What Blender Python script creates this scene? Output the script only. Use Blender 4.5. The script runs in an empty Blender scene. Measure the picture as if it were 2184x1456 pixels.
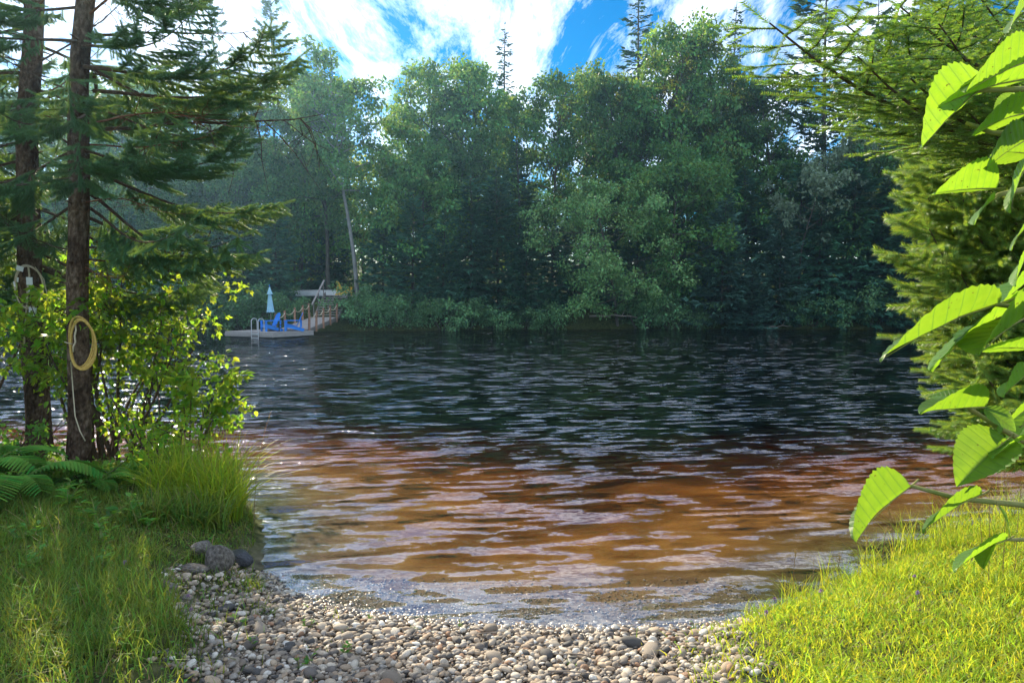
import bpy, math, random
import numpy as np
from mathutils import Vector, Matrix

# ------------------------------------------------------------------ camera, sky, sun, exposure
R = math.radians
scene = bpy.context.scene
COL = scene.collection
random.seed(7)
CAM_H = 2.2
PITCH = 3.27
cam_d = bpy.data.cameras.new('camera'); cam = bpy.data.objects.new('camera', cam_d); COL.objects.link(cam)
cam_d.lens = 26; cam_d.sensor_width = 36; cam_d.clip_start = 0.02; cam_d.clip_end = 2000
cam.location = (0, 0, CAM_H); cam.rotation_euler = (R(90 - PITCH), 0, 0)
scene.camera = cam

SUN_EL, SUN_AZ = 29.0, -30.0                       # degrees; azimuth from +Y towards +X
sdir = Vector((math.sin(R(SUN_AZ)) * math.cos(R(SUN_EL)), math.cos(R(SUN_AZ)) * math.cos(R(SUN_EL)), math.sin(R(SUN_EL))))
sun_d = bpy.data.lights.new('sun', 'SUN'); sun = bpy.data.objects.new('sun', sun_d); COL.objects.link(sun)
sun_d.energy = 4.7; sun_d.angle = R(0.5); sun_d.color = (1.0, 0.86, 0.62)
sun.rotation_euler = sdir.to_track_quat('Z', 'Y').to_euler(); sun.location = sdir * 200

w = bpy.data.worlds.new('World'); scene.world = w; w.use_nodes = True
nt = w.node_tree; nt.nodes.clear()
def N(nt, t, **k):
    n = nt.nodes.new(t)
    for a, b in k.items(): setattr(n, a, b)
    return n
sky = N(nt, 'ShaderNodeTexSky', sky_type='NISHITA'); sky.sun_disc = False
sky.sun_elevation = R(SUN_EL); sky.sun_rotation = R(SUN_AZ); sky.air_density = 1.0; sky.dust_density = 0.4; sky.ozone_density = 3.0
hs = N(nt, 'ShaderNodeHueSaturation'); hs.inputs['Saturation'].default_value = 2.4; hs.inputs['Value'].default_value = 0.64
nt.links.new(sky.outputs[0], hs.inputs['Color'])
tc = N(nt, 'ShaderNodeTexCoord'); sep = N(nt, 'ShaderNodeSeparateXYZ'); nt.links.new(tc.outputs['Generated'], sep.inputs[0])
mz = N(nt, 'ShaderNodeMath', operation='MAXIMUM'); mz.inputs[1].default_value = 0.0; nt.links.new(sep.outputs['Z'], mz.inputs[0])
az_ = N(nt, 'ShaderNodeMath', operation='ADD'); az_.inputs[1].default_value = 0.12; nt.links.new(mz.outputs[0], az_.inputs[0])
dx = N(nt, 'ShaderNodeMath', operation='DIVIDE'); dy = N(nt, 'ShaderNodeMath', operation='DIVIDE')
nt.links.new(sep.outputs['X'], dx.inputs[0]); nt.links.new(az_.outputs[0], dx.inputs[1])
nt.links.new(sep.outputs['Y'], dy.inputs[0]); nt.links.new(az_.outputs[0], dy.inputs[1])
cmb = N(nt, 'ShaderNodeCombineXYZ'); nt.links.new(dx.outputs[0], cmb.inputs[0]); nt.links.new(dy.outputs[0], cmb.inputs[1])
mp = N(nt, 'ShaderNodeMapping'); mp.inputs['Rotation'].default_value = (0, 0, R(35)); mp.inputs['Scale'].default_value = (2.4, 0.7, 1); mp.inputs['Location'].default_value = (1.65, 0.25, 0)
nt.links.new(cmb.outputs[0], mp.inputs['Vector'])
cn = N(nt, 'ShaderNodeTexNoise'); cn.inputs['Scale'].default_value = 2.0; cn.inputs['Detail'].default_value = 10; cn.inputs['Roughness'].default_value = 0.70; cn.inputs['Distortion'].default_value = 0.45
nt.links.new(mp.outputs[0], cn.inputs['Vector'])
cr = N(nt, 'ShaderNodeValToRGB'); cr.color_ramp.elements[0].position = 0.42; cr.color_ramp.elements[1].position = 0.93
nt.links.new(cn.outputs['Fac'], cr.inputs[0])
cmx = N(nt, 'ShaderNodeMix', data_type='RGBA')
nt.links.new(cr.outputs[0], cmx.inputs['Factor']); nt.links.new(hs.outputs[0], cmx.inputs['A']); cmx.inputs['B'].default_value = (22.0, 22.8, 23.5, 1)
bg = N(nt, 'ShaderNodeBackground'); bg.inputs['Strength'].default_value = 0.10
wo = N(nt, 'ShaderNodeOutputWorld'); nt.links.new(cmx.outputs['Result'], bg.inputs['Color']); nt.links.new(bg.outputs[0], wo.inputs[0])

vs = scene.view_settings
vs.view_transform = 'Standard'; vs.look = 'None'; vs.exposure = 1.12; vs.gamma = 1.0; vs.use_curve_mapping = False
cy = scene.cycles
cy.max_bounces = 7; cy.diffuse_bounces = 3; cy.glossy_bounces = 3; cy.transmission_bounces = 4; cy.transparent_max_bounces = 8; cy.volume_bounces = 0
cy.sample_clamp_indirect = 6; cy.sample_clamp_direct = 0; cy.caustics_reflective = False; cy.caustics_refractive = False
cy.use_denoising = True
try:
    cy.denoiser = 'OPENIMAGEDENOISE'; cy.denoising_input_passes = 'RGB_ALBEDO_NORMAL'
except Exception: pass

# ------------------------------------------------------------------ helpers
FPX = 2184 * 26 / 36
CP, SP = math.cos(R(PITCH)), math.sin(R(PITCH))
def ray(px, py):
    a = (px - 1092) / FPX; b = (728 - py) / FPX
    return Vector((a, CP + b * SP, -SP + b * CP))
def at(px, py, Y):
    r = ray(px, py); t = Y / r.y
    return Vector((r.x * t, Y, CAM_H + r.z * t))

def sstep(a, b, x):
    t = np.clip((x - a) / (b - a), 0, 1); return t * t * (3 - 2 * t)

class MB:
    """collects vertices and tri/quad faces with a material slot"""
    def __init__(s): s.V = []; s.F3 = []; s.F4 = []; s.n = 0
    def add(s, V, F, m=0):
        V = np.asarray(V, dtype=np.float64).reshape(-1, 3); F = np.asarray(F, dtype=np.int64)
        (s.F3 if F.shape[1] == 3 else s.F4).append((F + s.n, m)); s.V.append(V); s.n += len(V)
    def inst(s, TV, TF, O, M, m=0):
        """template TV,TF placed at origins O with 3x3 matrices M (columns = local axes)"""
        O = np.asarray(O); M = np.asarray(M); n = len(O)
        if n == 0: return
        V = np.einsum('nij,kj->nki', M, TV) + O[:, None, :]
        k = len(TV); F = (np.asarray(TF)[None] + (np.arange(n) * k)[:, None, None]).reshape(-1, np.asarray(TF).shape[1])
        s.add(V.reshape(-1, 3), F, m)
    def sticks(s, A, B, ra, rb, n=4, m=0):
        A = np.asarray(A, float).reshape(-1, 3); B = np.asarray(B, float).reshape(-1, 3)
        if len(A) == 0: return
        ra = np.broadcast_to(ra, (len(A),)); rb = np.broadcast_to(rb, (len(A),))
        X, Y, Z = frames(B - A, None)
        an = np.arange(n) * 2 * np.pi / n
        ring = Y[:, None] * np.cos(an)[None, :, None] + Z[:, None] * np.sin(an)[None, :, None]
        V = np.concatenate([A[:, None] + ring * ra[:, None, None], B[:, None] + ring * rb[:, None, None]], 1)
        i = np.arange(n); F = np.stack([i, (i + 1) % n, (i + 1) % n + n, i + n], 1)
        F = (F[None] + (np.arange(len(A)) * 2 * n)[:, None, None]).reshape(-1, 4)
        s.add(V.reshape(-1, 3), F, m)
    def tube(s, P, rad, n=6, m=0, cap=True, closed=False):
        P = np.asarray(P, float); rad = np.broadcast_to(np.asarray(rad, float), (len(P),))
        T = np.gradient(P, axis=0)
        if closed: T = np.roll(P, -1, 0) - np.roll(P, 1, 0)
        T /= np.linalg.norm(T, axis=1)[:, None] + 1e-9
        u = np.array([0, 0, 1.]) if abs(T[0][2]) < .9 else np.array([1., 0, 0])
        an = np.arange(n) * 2 * np.pi / n; V = []
        for i in range(len(P)):
            u = u - T[i] * u.dot(T[i]); u /= np.linalg.norm(u) + 1e-9
            v = np.cross(T[i], u)
            V.append(P[i] + rad[i] * (np.cos(an)[:, None] * u + np.sin(an)[:, None] * v))
        V = np.concatenate(V); L = len(P); F = []
        for i in range(L if closed else L - 1):
            j = (i + 1) % L
            for k in range(n):
                F.append((i * n + k, i * n + (k + 1) % n, j * n + (k + 1) % n, j * n + k))
        b = s.n; s.add(V, F, m)
        if cap and not closed:
            for i0 in (0, (L - 1) * n):
                c = len(V); s.V.append(V[i0:i0 + n].mean(0)[None]); ci = s.n; s.n += 1
                s.F3.append((np.array([[b + i0 + k, b + i0 + (k + 1) % n, ci] for k in range(n)]), m))
    def box(s, lo, hi, m=0, M=None):
        x0, y0, z0 = lo; x1, y1, z1 = hi
        V = np.array([(x0,y0,z0),(x1,y0,z0),(x1,y1,z0),(x0,y1,z0),(x0,y0,z1),(x1,y0,z1),(x1,y1,z1),(x0,y1,z1)], float)
        if M is not None: V = np.array([list(M @ Vector(v)) for v in V])
        s.add(V, [(0,3,2,1),(4,5,6,7),(0,1,5,4),(1,2,6,5),(2,3,7,6),(3,0,4,7)], m)
    def mesh(s, name, mats, smooth=False):
        me = bpy.data.meshes.new(name)
        V = np.concatenate(s.V) if s.V else np.zeros((0, 3))
        lp, ls, lt, mi = [], [], [], []; pos = 0
        for fl, k in ((s.F3, 3), (s.F4, 4)):
            for F, m in fl:
                lp.append(F.ravel()); ls.append(pos + np.arange(len(F)) * k); lt.append(np.full(len(F), k)); mi.append(np.full(len(F), m)); pos += F.size
        lp = np.concatenate(lp); ls = np.concatenate(ls); lt = np.concatenate(lt); mi = np.concatenate(mi)
        me.vertices.add(len(V)); me.vertices.foreach_set('co', V.astype(np.float32).ravel())
        me.loops.add(len(lp)); me.loops.foreach_set('vertex_index', lp.astype(np.int32))
        me.polygons.add(len(ls)); me.polygons.foreach_set('loop_start', ls.astype(np.int32))
        me.polygons.foreach_set('material_index', mi.astype(np.int32))
        me.polygons.foreach_set('use_smooth', np.full(len(ls), bool(smooth)))
        for m in (mats if isinstance(mats, (list, tuple)) else [mats]): me.materials.append(m)
        me.update(calc_edges=True); me.validate()
        return me
    def obj(s, name, mats, parent=None, smooth=False):
        return link(name, s.mesh(name, mats, smooth), parent)

def link(name, data, parent=None, loc=None, M=None):
    o = bpy.data.objects.new(name, data); COL.objects.link(o)
    if parent is not None: o.parent = parent
    if loc is not None: o.location = loc
    if M is not None: o.matrix_local = M
    return o
def tag(o, label=None, cat=None, group=None, kind=None):
    if label: o['label'] = label
    if cat: o['category'] = cat
    if group: o['group'] = group
    if kind: o['kind'] = kind
    return o
def thing(name, label, cat, loc=(0, 0, 0), rz=0, group=None, scale=None):
    o = bpy.data.objects.new(name, None); COL.objects.link(o)
    o.empty_display_size = .2; o.location = loc; o.rotation_euler = (0, 0, rz)
    if scale is not None: o.scale = scale
    return tag(o, label, cat, group)

def nrm(a):
    a = np.asarray(a, float); return a / (np.linalg.norm(a, axis=-1, keepdims=True) + 1e-9)
def frames(D, U):
    X = nrm(D)
    if U is None:
        U = np.where(np.abs(X[:, 2:3]) < .95, np.array([[0, 0, 1.]]), np.array([[1., 0, 0]]))
    Y = nrm(np.cross(np.broadcast_to(U, X.shape), X)); Z = np.cross(X, Y)
    return X, Y, Z
def mats_of(D, U, sx, sy, sz):
    X, Y, Z = frames(D, U); n = len(X)
    S = [np.broadcast_to(np.asarray(q, float), (n,))[:, None] for q in (sx, sy, sz)]
    return np.stack([X * S[0], Y * S[1], Z * S[2]], 2)

# ------------------------------------------------------------------ materials
def mat(name):
    m = bpy.data.materials.new(name); m.use_nodes = True; m.node_tree.nodes.clear()
    return m, m.node_tree, m.node_tree.links
def out(nt, sh, vol=None):
    o = N(nt, 'ShaderNodeOutputMaterial')
    if sh is not None: nt.links.new(sh, o.inputs['Surface'])
    if vol is not None: nt.links.new(vol, o.inputs['Volume'])
    return o

def leafmat(name, col, tcol, tfac=.45, rough=.45, var=.5, huevar=.05, objvar=.25, spec=.3, clump=0.0, cscale=.8):
    m, nt, L = mat(name)
    g = N(nt, 'ShaderNodeNewGeometry'); oi = N(nt, 'ShaderNodeObjectInfo')
    def vary(c):
        h = N(nt, 'ShaderNodeHueSaturation'); h.inputs['Color'].default_value = (*c, 1)
        a = N(nt, 'ShaderNodeMapRange'); a.inputs['To Min'].default_value = 1 - var / 2; a.inputs['To Max'].default_value = 1 + var / 2
        L.new(g.outputs['Random Per Island'], a.inputs['Value'])
        b = N(nt, 'ShaderNodeMapRange'); b.inputs['To Min'].default_value = 1 - objvar; b.inputs['To Max'].default_value = 1 + objvar
        L.new(oi.outputs['Random'], b.inputs['Value'])
        mu = N(nt, 'ShaderNodeMath', operation='MULTIPLY'); L.new(a.outputs[0], mu.inputs[0]); L.new(b.outputs[0], mu.inputs[1])
        if clump:      # leaf tone varies by noise, lighter and darker from clump to clump
            tq = N(nt, 'ShaderNodeTexCoord'); nq = N(nt, 'ShaderNodeTexNoise'); nq.inputs['Scale'].default_value = cscale; nq.inputs['Detail'].default_value = 3; L.new(tq.outputs['Object'], nq.inputs['Vector'])
            cq = N(nt, 'ShaderNodeMapRange'); cq.inputs['From Min'].default_value = .3; cq.inputs['From Max'].default_value = .7; cq.inputs['To Min'].default_value = 1 - clump; cq.inputs['To Max'].default_value = 1 + clump; L.new(nq.outputs['Fac'], cq.inputs['Value'])
            m2_ = N(nt, 'ShaderNodeMath', operation='MULTIPLY'); L.new(mu.outputs[0], m2_.inputs[0]); L.new(cq.outputs[0], m2_.inputs[1]); mu = m2_
        L.new(mu.outputs[0], h.inputs['Value'])
        wn = N(nt, 'ShaderNodeTexWhiteNoise', noise_dimensions='1D'); L.new(g.outputs['Random Per Island'], wn.inputs['W'])
        c2 = N(nt, 'ShaderNodeMapRange'); c2.inputs['To Min'].default_value = .5 - huevar; c2.inputs['To Max'].default_value = .5 + huevar * .6
        L.new(wn.outputs['Value'], c2.inputs['Value']); L.new(c2.outputs[0], h.inputs['Hue'])
        return h.outputs[0]
    p = N(nt, 'ShaderNodeBsdfPrincipled'); p.inputs['Roughness'].default_value = rough
    p.inputs['Specular IOR Level'].default_value = spec
    L.new(vary(col), p.inputs['Base Color'])
    t = N(nt, 'ShaderNodeBsdfTranslucent'); L.new(vary(tcol), t.inputs['Color'])
    mx = N(nt, 'ShaderNodeMixShader'); mx.inputs[0].default_value = tfac
    L.new(p.outputs[0], mx.inputs[1]); L.new(t.outputs[0], mx.inputs[2])
    out(nt, mx.outputs[0]); return m

def noisemat(name, stops, scale=6, stretch=(1, 1, 1), rough=.85, bump=.3, bdist=.02, detail=6, spec=.3, coord='Object', objvar=0.0):
    m, nt, L = mat(name)
    t = N(nt, 'ShaderNodeTexCoord'); mp = N(nt, 'ShaderNodeMapping'); mp.inputs['Scale'].default_value = stretch
    L.new(t.outputs[coord], mp.inputs['Vector'])
    n = N(nt, 'ShaderNodeTexNoise'); n.inputs['Scale'].default_value = scale; n.inputs['Detail'].default_value = detail; n.inputs['Roughness'].default_value = .65
    L.new(mp.outputs[0], n.inputs['Vector'])
    r = N(nt, 'ShaderNodeValToRGB'); e = r.color_ramp.elements
    for i, (p, c) in enumerate(stops):
        q = e[i] if i < 2 else e.new(p)
        q.position = p; q.color = (*c, 1)
    L.new(n.outputs['Fac'], r.inputs[0])
    colr = r.outputs[0]
    if objvar:
        oi = N(nt, 'ShaderNodeObjectInfo'); h = N(nt, 'ShaderNodeHueSaturation')
        a = N(nt, 'ShaderNodeMapRange'); a.inputs['To Min'].default_value = 1 - objvar; a.inputs['To Max'].default_value = 1 + objvar
        L.new(oi.outputs['Random'], a.inputs['Value']); L.new(a.outputs[0], h.inputs['Value']); L.new(colr, h.inputs['Color']); colr = h.outputs[0]
    p = N(nt, 'ShaderNodeBsdfPrincipled'); p.inputs['Roughness'].default_value = rough; p.inputs['Specular IOR Level'].default_value = spec
    L.new(colr, p.inputs['Base Color'])
    if bump:
        b = N(nt, 'ShaderNodeBump'); b.inputs['Strength'].default_value = bump; b.inputs['Distance'].default_value = bdist
        L.new(n.outputs['Fac'], b.inputs['Height']); L.new(b.outputs[0], p.inputs['Normal'])
    out(nt, p.outputs[0]); return m

M_ = {}
M_['far_decid'] = leafmat('far_broadleaf', (.080, .235, .075), (.22, .36, .04), .34, .5, .7, .04, .30, clump=.45)
M_['far_bright'] = leafmat('far_bright_broadleaf', (.18, .38, .14), (.24, .38, .06), .28, .45, .6, .04, .1, clump=.45)
M_['far_sunny'] = leafmat('far_sunlit_sapling', (.11, .20, .03), (.40, .48, .04), .55, .5, .5, .04, .1)
M_['far_silver'] = leafmat('far_silver_leaf', (.20, .29, .20), (.2, .3, .1), .3, .4, .5, .03, .1)
M_['far_birch'] = leafmat('far_birch_leaf', (.075, .155, .045), (.24, .29, .04), .42, .5, .7, .05, .15, clump=.45)
M_['far_spruce'] = leafmat('far_spruce_needles', (.060, .185, .120), (.07, .14, .04), .16, .55, .7, .03, .25, clump=.45)
M_['far_blue'] = leafmat('far_blue_spruce_needles', (.085, .195, .155), (.05, .10, .05), .12, .55, .6, .03, .1, clump=.45)
M_['far_pine'] = leafmat('far_pine_needles', (.060, .145, .075), (.09, .16, .03), .28, .55, .7, .03, .2, clump=.45)
M_['shrub'] = leafmat('far_shrub_leaf', (.115, .28, .115), (.15, .28, .05), .25, .45, .6, .04, .2, clump=.45)
M_['near_spruce'] = leafmat('near_spruce_needles', (.080, .21, .125), (.30, .48, .05), .26, .45, .6, .04, .1)
M_['right_spruce'] = leafmat('right_spruce_needles', (.19, .33, .075), (.40, .58, .06), .32, .45, .6, .04, .1)
M_['fir'] = leafmat('fir_needles', (.105, .24, .055), (.28, .48, .05), .40, .38, .6, .04, .1)
M_['bush'] = leafmat('bush_leaf', (.10, .24, .025), (.42, .66, .040), .55, .42, .7, .05, .15)
M_['fern'] = leafmat('fern_leaf', (.10, .31, .05), (.18, .44, .05), .32, .6, .6, .04, .1, .12)
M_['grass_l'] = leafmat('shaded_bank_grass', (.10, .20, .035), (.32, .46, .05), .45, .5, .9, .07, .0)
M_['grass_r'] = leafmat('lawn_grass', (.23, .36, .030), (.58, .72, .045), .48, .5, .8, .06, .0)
M_['tall_grass'] = leafmat('tall_bank_grass', (.15, .28, .025), (.60, .75, .05), .55, .45, .6, .05, .08)
M_['straw'] = leafmat('dry_stalk', (.32, .25, .12), (.4, .3, .1), .35, .6, .4, .03, .1)
M_['weed'] = leafmat('weed_leaf', (.09, .26, .045), (.3, .55, .05), .42, .42, .5, .04, .1)
def barkmat():
    m, nt, L = mat('spruce_bark'); t = N(nt, 'ShaderNodeTexCoord'); mp = N(nt, 'ShaderNodeMapping'); mp.inputs['Scale'].default_value = (1, 1, .55); L.new(t.outputs['Object'], mp.inputs['Vector'])
    v = N(nt, 'ShaderNodeTexVoronoi'); v.inputs['Scale'].default_value = 34; L.new(mp.outputs[0], v.inputs['Vector'])
    n = N(nt, 'ShaderNodeTexNoise'); n.inputs['Scale'].default_value = 22; n.inputs['Detail'].default_value = 8; n.inputs['Roughness'].default_value = .7; L.new(mp.outputs[0], n.inputs['Vector'])
    n2 = N(nt, 'ShaderNodeTexNoise'); n2.inputs['Scale'].default_value = 3.2; n2.inputs['Detail'].default_value = 5; L.new(mp.outputs[0], n2.inputs['Vector'])
    def rmp(src, st):
        r = N(nt, 'ShaderNodeValToRGB'); e = r.color_ramp.elements
        for i, (p, c) in enumerate(st):
            q = e[i] if i < 2 else e.new(p); q.position = p; q.color = (*c, 1)
        L.new(src, r.inputs[0]); return r.outputs[0]
    base = rmp(n.outputs['Fac'], [(.30, (.028, .018, .012)), (.50, (.11, .072, .048)), (.70, (.26, .19, .14))])
    pat = rmp(n2.outputs['Fac'], [(.40, (.45, .42, .40)), (.52, (1, 1, 1)), (.66, (1.35, 1.4, 1.35))])
    mx = N(nt, 'ShaderNodeMix', data_type='RGBA', blend_type='MULTIPLY'); mx.inputs['Factor'].default_value = 1; L.new(base, mx.inputs['A']); L.new(pat, mx.inputs['B'])
    p = N(nt, 'ShaderNodeBsdfPrincipled'); p.inputs['Roughness'].default_value = .95; p.inputs['Specular IOR Level'].default_value = .1; L.new(mx.outputs['Result'], p.inputs['Base Color'])
    ad = N(nt, 'ShaderNodeMath', operation='ADD'); L.new(n.outputs['Fac'], ad.inputs[0]); L.new(v.outputs['Distance'], ad.inputs[1])
    b = N(nt, 'ShaderNodeBump'); b.inputs['Strength'].default_value = 1; b.inputs['Distance'].default_value = .03; L.new(ad.outputs[0], b.inputs['Height']); L.new(b.outputs[0], p.inputs['Normal'])
    out(nt, p.outputs[0]); return m
M_['bark'] = barkmat()
M_['twig'] = noisemat('twig_bark', [(.3, (.05, .035, .025)), (.7, (.13, .09, .06))], 30, bump=.2, spec=.1)
M_['red_twig'] = noisemat('dead_red_twig', [(.3, (.10, .045, .025)), (.7, (.22, .11, .06))], 30, bump=.2, spec=.1)
M_['far_bark'] = noisemat('far_bark', [(.3, (.06, .052, .046)), (.7, (.17, .15, .13))], 5, (1, 1, .3), .9, .3, .05, spec=.1)
M_['grey_bark'] = noisemat('smooth_grey_bark', [(.3, (.15, .15, .15)), (.7, (.30, .30, .29))], 4, (1, 1, .4), .85, .2, .03, spec=.2)
M_['birch_bark'] = noisemat('white_birch_bark', [(.30, (.05, .05, .05)), (.42, (.62, .60, .56)), (.8, (.75, .73, .70))], 5, (.5, .5, 2), .7, .1, .02, spec=.2)
M_['green_stem'] = noisemat('green_stem', [(.3, (.16, .20, .05)), (.7, (.34, .30, .12))], 40, bump=.1)
M_['rock'] = noisemat('bank_rock', [(.30, (.05, .045, .04)), (.48, (.15, .135, .12)), (.68, (.30, .28, .25))], 5, rough=.85, bump=.7, bdist=.03, objvar=.15)
M_['dark_rock'] = noisemat('wet_dark_rock', [(.30, (.012, .013, .018)), (.7, (.05, .055, .07))], 7, rough=.35, bump=.6, bdist=.03, spec=.6)
M_['dock_wood'] = noisemat('weathered_dock_wood', [(.30, (.26, .23, .21)), (.7, (.46, .43, .42))], 3, (8, 1, 8), .85, .25, .01, objvar=.12)
M_['post_wood'] = noisemat('brown_post_wood', [(.30, (.17, .085, .05)), (.7, (.34, .19, .12))], 5, (4, 4, 1), .8, .3, .01, objvar=.15)
M_['grey_wood'] = noisemat('old_grey_timber', [(.30, (.12, .105, .095)), (.7, (.27, .25, .23))], 5, (4, 4, 1), .85, .3, .01, objvar=.15)
M_['blue_paint'] = noisemat('blue_chair_paint', [(.3, (.008, .20, .75)), (.7, (.015, .27, .88))], 3, rough=.4, bump=0, spec=.5)
M_['yellow_paint'] = noisemat('yellow_chair_paint', [(.3, (.62, .36, .02)), (.7, (.74, .46, .04))], 3, rough=.45, bump=0, spec=.5)
M_['canvas'] = noisemat('pale_blue_canvas', [(.3, (.30, .55, .68)), (.7, (.40, .66, .78))], 5, rough=.9, bump=.1, spec=.1)
M_['black_plastic'] = noisemat('black_plastic', [(.3, (.012, .012, .014)), (.7, (.03, .03, .034))], 5, rough=.5, bump=0)
M_['metal'] = noisemat('dull_aluminium', [(.3, (.50, .51, .52)), (.7, (.66, .67, .68))], 5, rough=.4, bump=0, spec=.7)
M_['white_hull'] = noisemat('white_hull', [(.3, (.62, .64, .67)), (.7, (.80, .81, .82))], 2, rough=.5, bump=0)
M_['rope'] = noisemat('pale_rope', [(.3, (.45, .37, .25)), (.7, (.62, .54, .40))], 60, rough=.9, bump=.3, bdist=.004)
M_['gold_rope'] = noisemat('golden_rope', [(.3, (.40, .25, .05)), (.6, (.58, .40, .11)), (.8, (.68, .55, .25))], 45, rough=.8, bump=.4, bdist=.004)
M_['white_tag'] = noisemat('white_card', [(.3, (.66, .67, .68)), (.7, (.80, .80, .80))], 12, rough=.7, bump=0)
M_['clover'] = noisemat('clover_flower', [(.3, (.30, .16, .34)), (.7, (.55, .40, .58))], 60, rough=.8, bump=.3, bdist=.004)
M_['driftwood'] = noisemat('driftwood', [(.3, (.14, .11, .09)), (.7, (.36, .31, .26))], 6, (1, 6, 6), .9, .4, .02)

def pebblemat(name, per_object):
    m, nt, L = mat(name)
    g = N(nt, 'ShaderNodeNewGeometry'); oi = N(nt, 'ShaderNodeObjectInfo')
    r = N(nt, 'ShaderNodeValToRGB'); r.color_ramp.interpolation = 'CONSTANT'; e = r.color_ramp.elements
    cols = [(0, (.29, .24, .19)), (.14, (.15, .13, .115)), (.26, (.42, .355, .275)), (.38, (.22, .18, .14)), (.50, (.52, .465, .385)), (.58, (.36, .27, .19)),
            (.66, (.075, .072, .07)), (.74, (.33, .30, .265)), (.83, (.28, .16, .095)), (.87, (.44, .34, .24)), (.94, (.64, .61, .55))]
    for i, (p, c) in enumerate(cols):
        q = e[i] if i < 2 else e.new(p); q.position = p; q.color = (*c, 1)
    L.new(oi.outputs['Random'] if per_object else g.outputs['Random Per Island'], r.inputs[0])
    t = N(nt, 'ShaderNodeTexCoord'); n = N(nt, 'ShaderNodeTexNoise'); n.inputs['Scale'].default_value = 45; n.inputs['Detail'].default_value = 5
    L.new(t.outputs['Object'], n.inputs['Vector'])
    mr = N(nt, 'ShaderNodeMapRange'); mr.inputs['From Min'].default_value = .3; mr.inputs['From Max'].default_value = .7; mr.inputs['To Min'].default_value = .7; mr.inputs['To Max'].default_value = 1.2
    L.new(n.outputs['Fac'], mr.inputs['Value'])
    # wet stones near the water are darker
    sp = N(nt, 'ShaderNodeSeparateXYZ'); L.new(g.outputs['Position'], sp.inputs[0])
    wr = N(nt, 'ShaderNodeMapRange'); wr.inputs['From Min'].default_value = .015; wr.inputs['From Max'].default_value = .05; wr.inputs['To Min'].default_value = .85; wr.inputs['To Max'].default_value = 1
    L.new(sp.outputs['Z'], wr.inputs['Value'])
    mm = N(nt, 'ShaderNodeMath', operation='MULTIPLY'); L.new(mr.outputs[0], mm.inputs[0]); L.new(wr.outputs[0], mm.inputs[1])
    h = N(nt, 'ShaderNodeHueSaturation'); L.new(r.outputs[0], h.inputs['Color']); L.new(mm.outputs[0], h.inputs['Value'])
    ro = N(nt, 'ShaderNodeMapRange'); ro.inputs['From Min'].default_value = .015; ro.inputs['From Max'].default_value = .05; ro.inputs['To Min'].default_value = .25; ro.inputs['To Max'].default_value = .75
    L.new(sp.outputs['Z'], ro.inputs['Value'])
    p = N(nt, 'ShaderNodeBsdfPrincipled'); L.new(ro.outputs[0], p.inputs['Roughness']); L.new(h.outputs[0], p.inputs['Base Color'])
    b = N(nt, 'ShaderNodeBump'); b.inputs['Strength'].default_value = .35; b.inputs['Distance'].default_value = .004; L.new(n.outputs['Fac'], b.inputs['Height']); L.new(b.outputs[0], p.inputs['Normal'])
    out(nt, p.outputs[0]); return m
M_['pebble'] = pebblemat('pebble_stone', True); M_['pebble_many'] = pebblemat('pebble_stones', False)

# ------------------------------------------------------------------ terrain
NEAR = np.array([(-200, 20), (-60, 13), (-30, 12), (-12, 10.6), (-8, 10.2), (-6, 9.8), (-4.4, 9.2), (-3.1, 8.3), (-2.55, 7.3), (-2.25, 6.5), (-2.05, 5.85), (-1.75, 5.4), (-1.1, 5.02), (-.3, 4.82),
                 (.6, 4.74), (1.3, 4.8), (1.9, 5.05), (2.6, 5.55), (3.5, 6.3), (5, 7.1), (8, 8.4), (14, 10), (40, 14), (200, 20)], float)
FAR = np.array([(-200, 80), (-80, 64), (-45, 58), (-28, 55), (-20, 53.6), (-14.5, 51.8), (-11, 51.4), (-8, 52.2), (-4, 53.6), (2, 54.6), (9, 55.2), (18, 55.2), (28, 54.6), (45, 53), (80, 50), (200, 40)], float)
def pdist(x, y, P):
    d = np.full(x.shape, 1e9)
    for a, b in zip(P[:-1], P[1:]):
        ab = b - a; t = np.clip(((x - a[0]) * ab[0] + (y - a[1]) * ab[1]) / ab.dot(ab), 0, 1)
        d = np.minimum(d, (x - a[0] - t * ab[0]) ** 2 + (y - a[1] - t * ab[1]) ** 2)
    return np.sqrt(d)
def wob(x, y, f, s):
    return (np.sin(x * f + s) * np.cos(y * f * 1.13 + s * 1.7) + .5 * np.sin(x * f * 2.3 + y * f * 1.9 + s * 2.1) + .3 * np.sin(x * f * 4.7 - y * f * 4.1 + s))
def beachness(x, y):
    c = -.25 + .12 * wob(x, y, 2.2, 1)
    q = np.abs(x - c) * np.where(x < c, 1 + .22 * sstep(-4.9, -4.0, -y), 1 + .28 * sstep(-5.0, -3.9, -y))
    return 1 - sstep(1.35, 2.25, q + .10 * wob(x, y, 3.1, 5))
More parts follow.
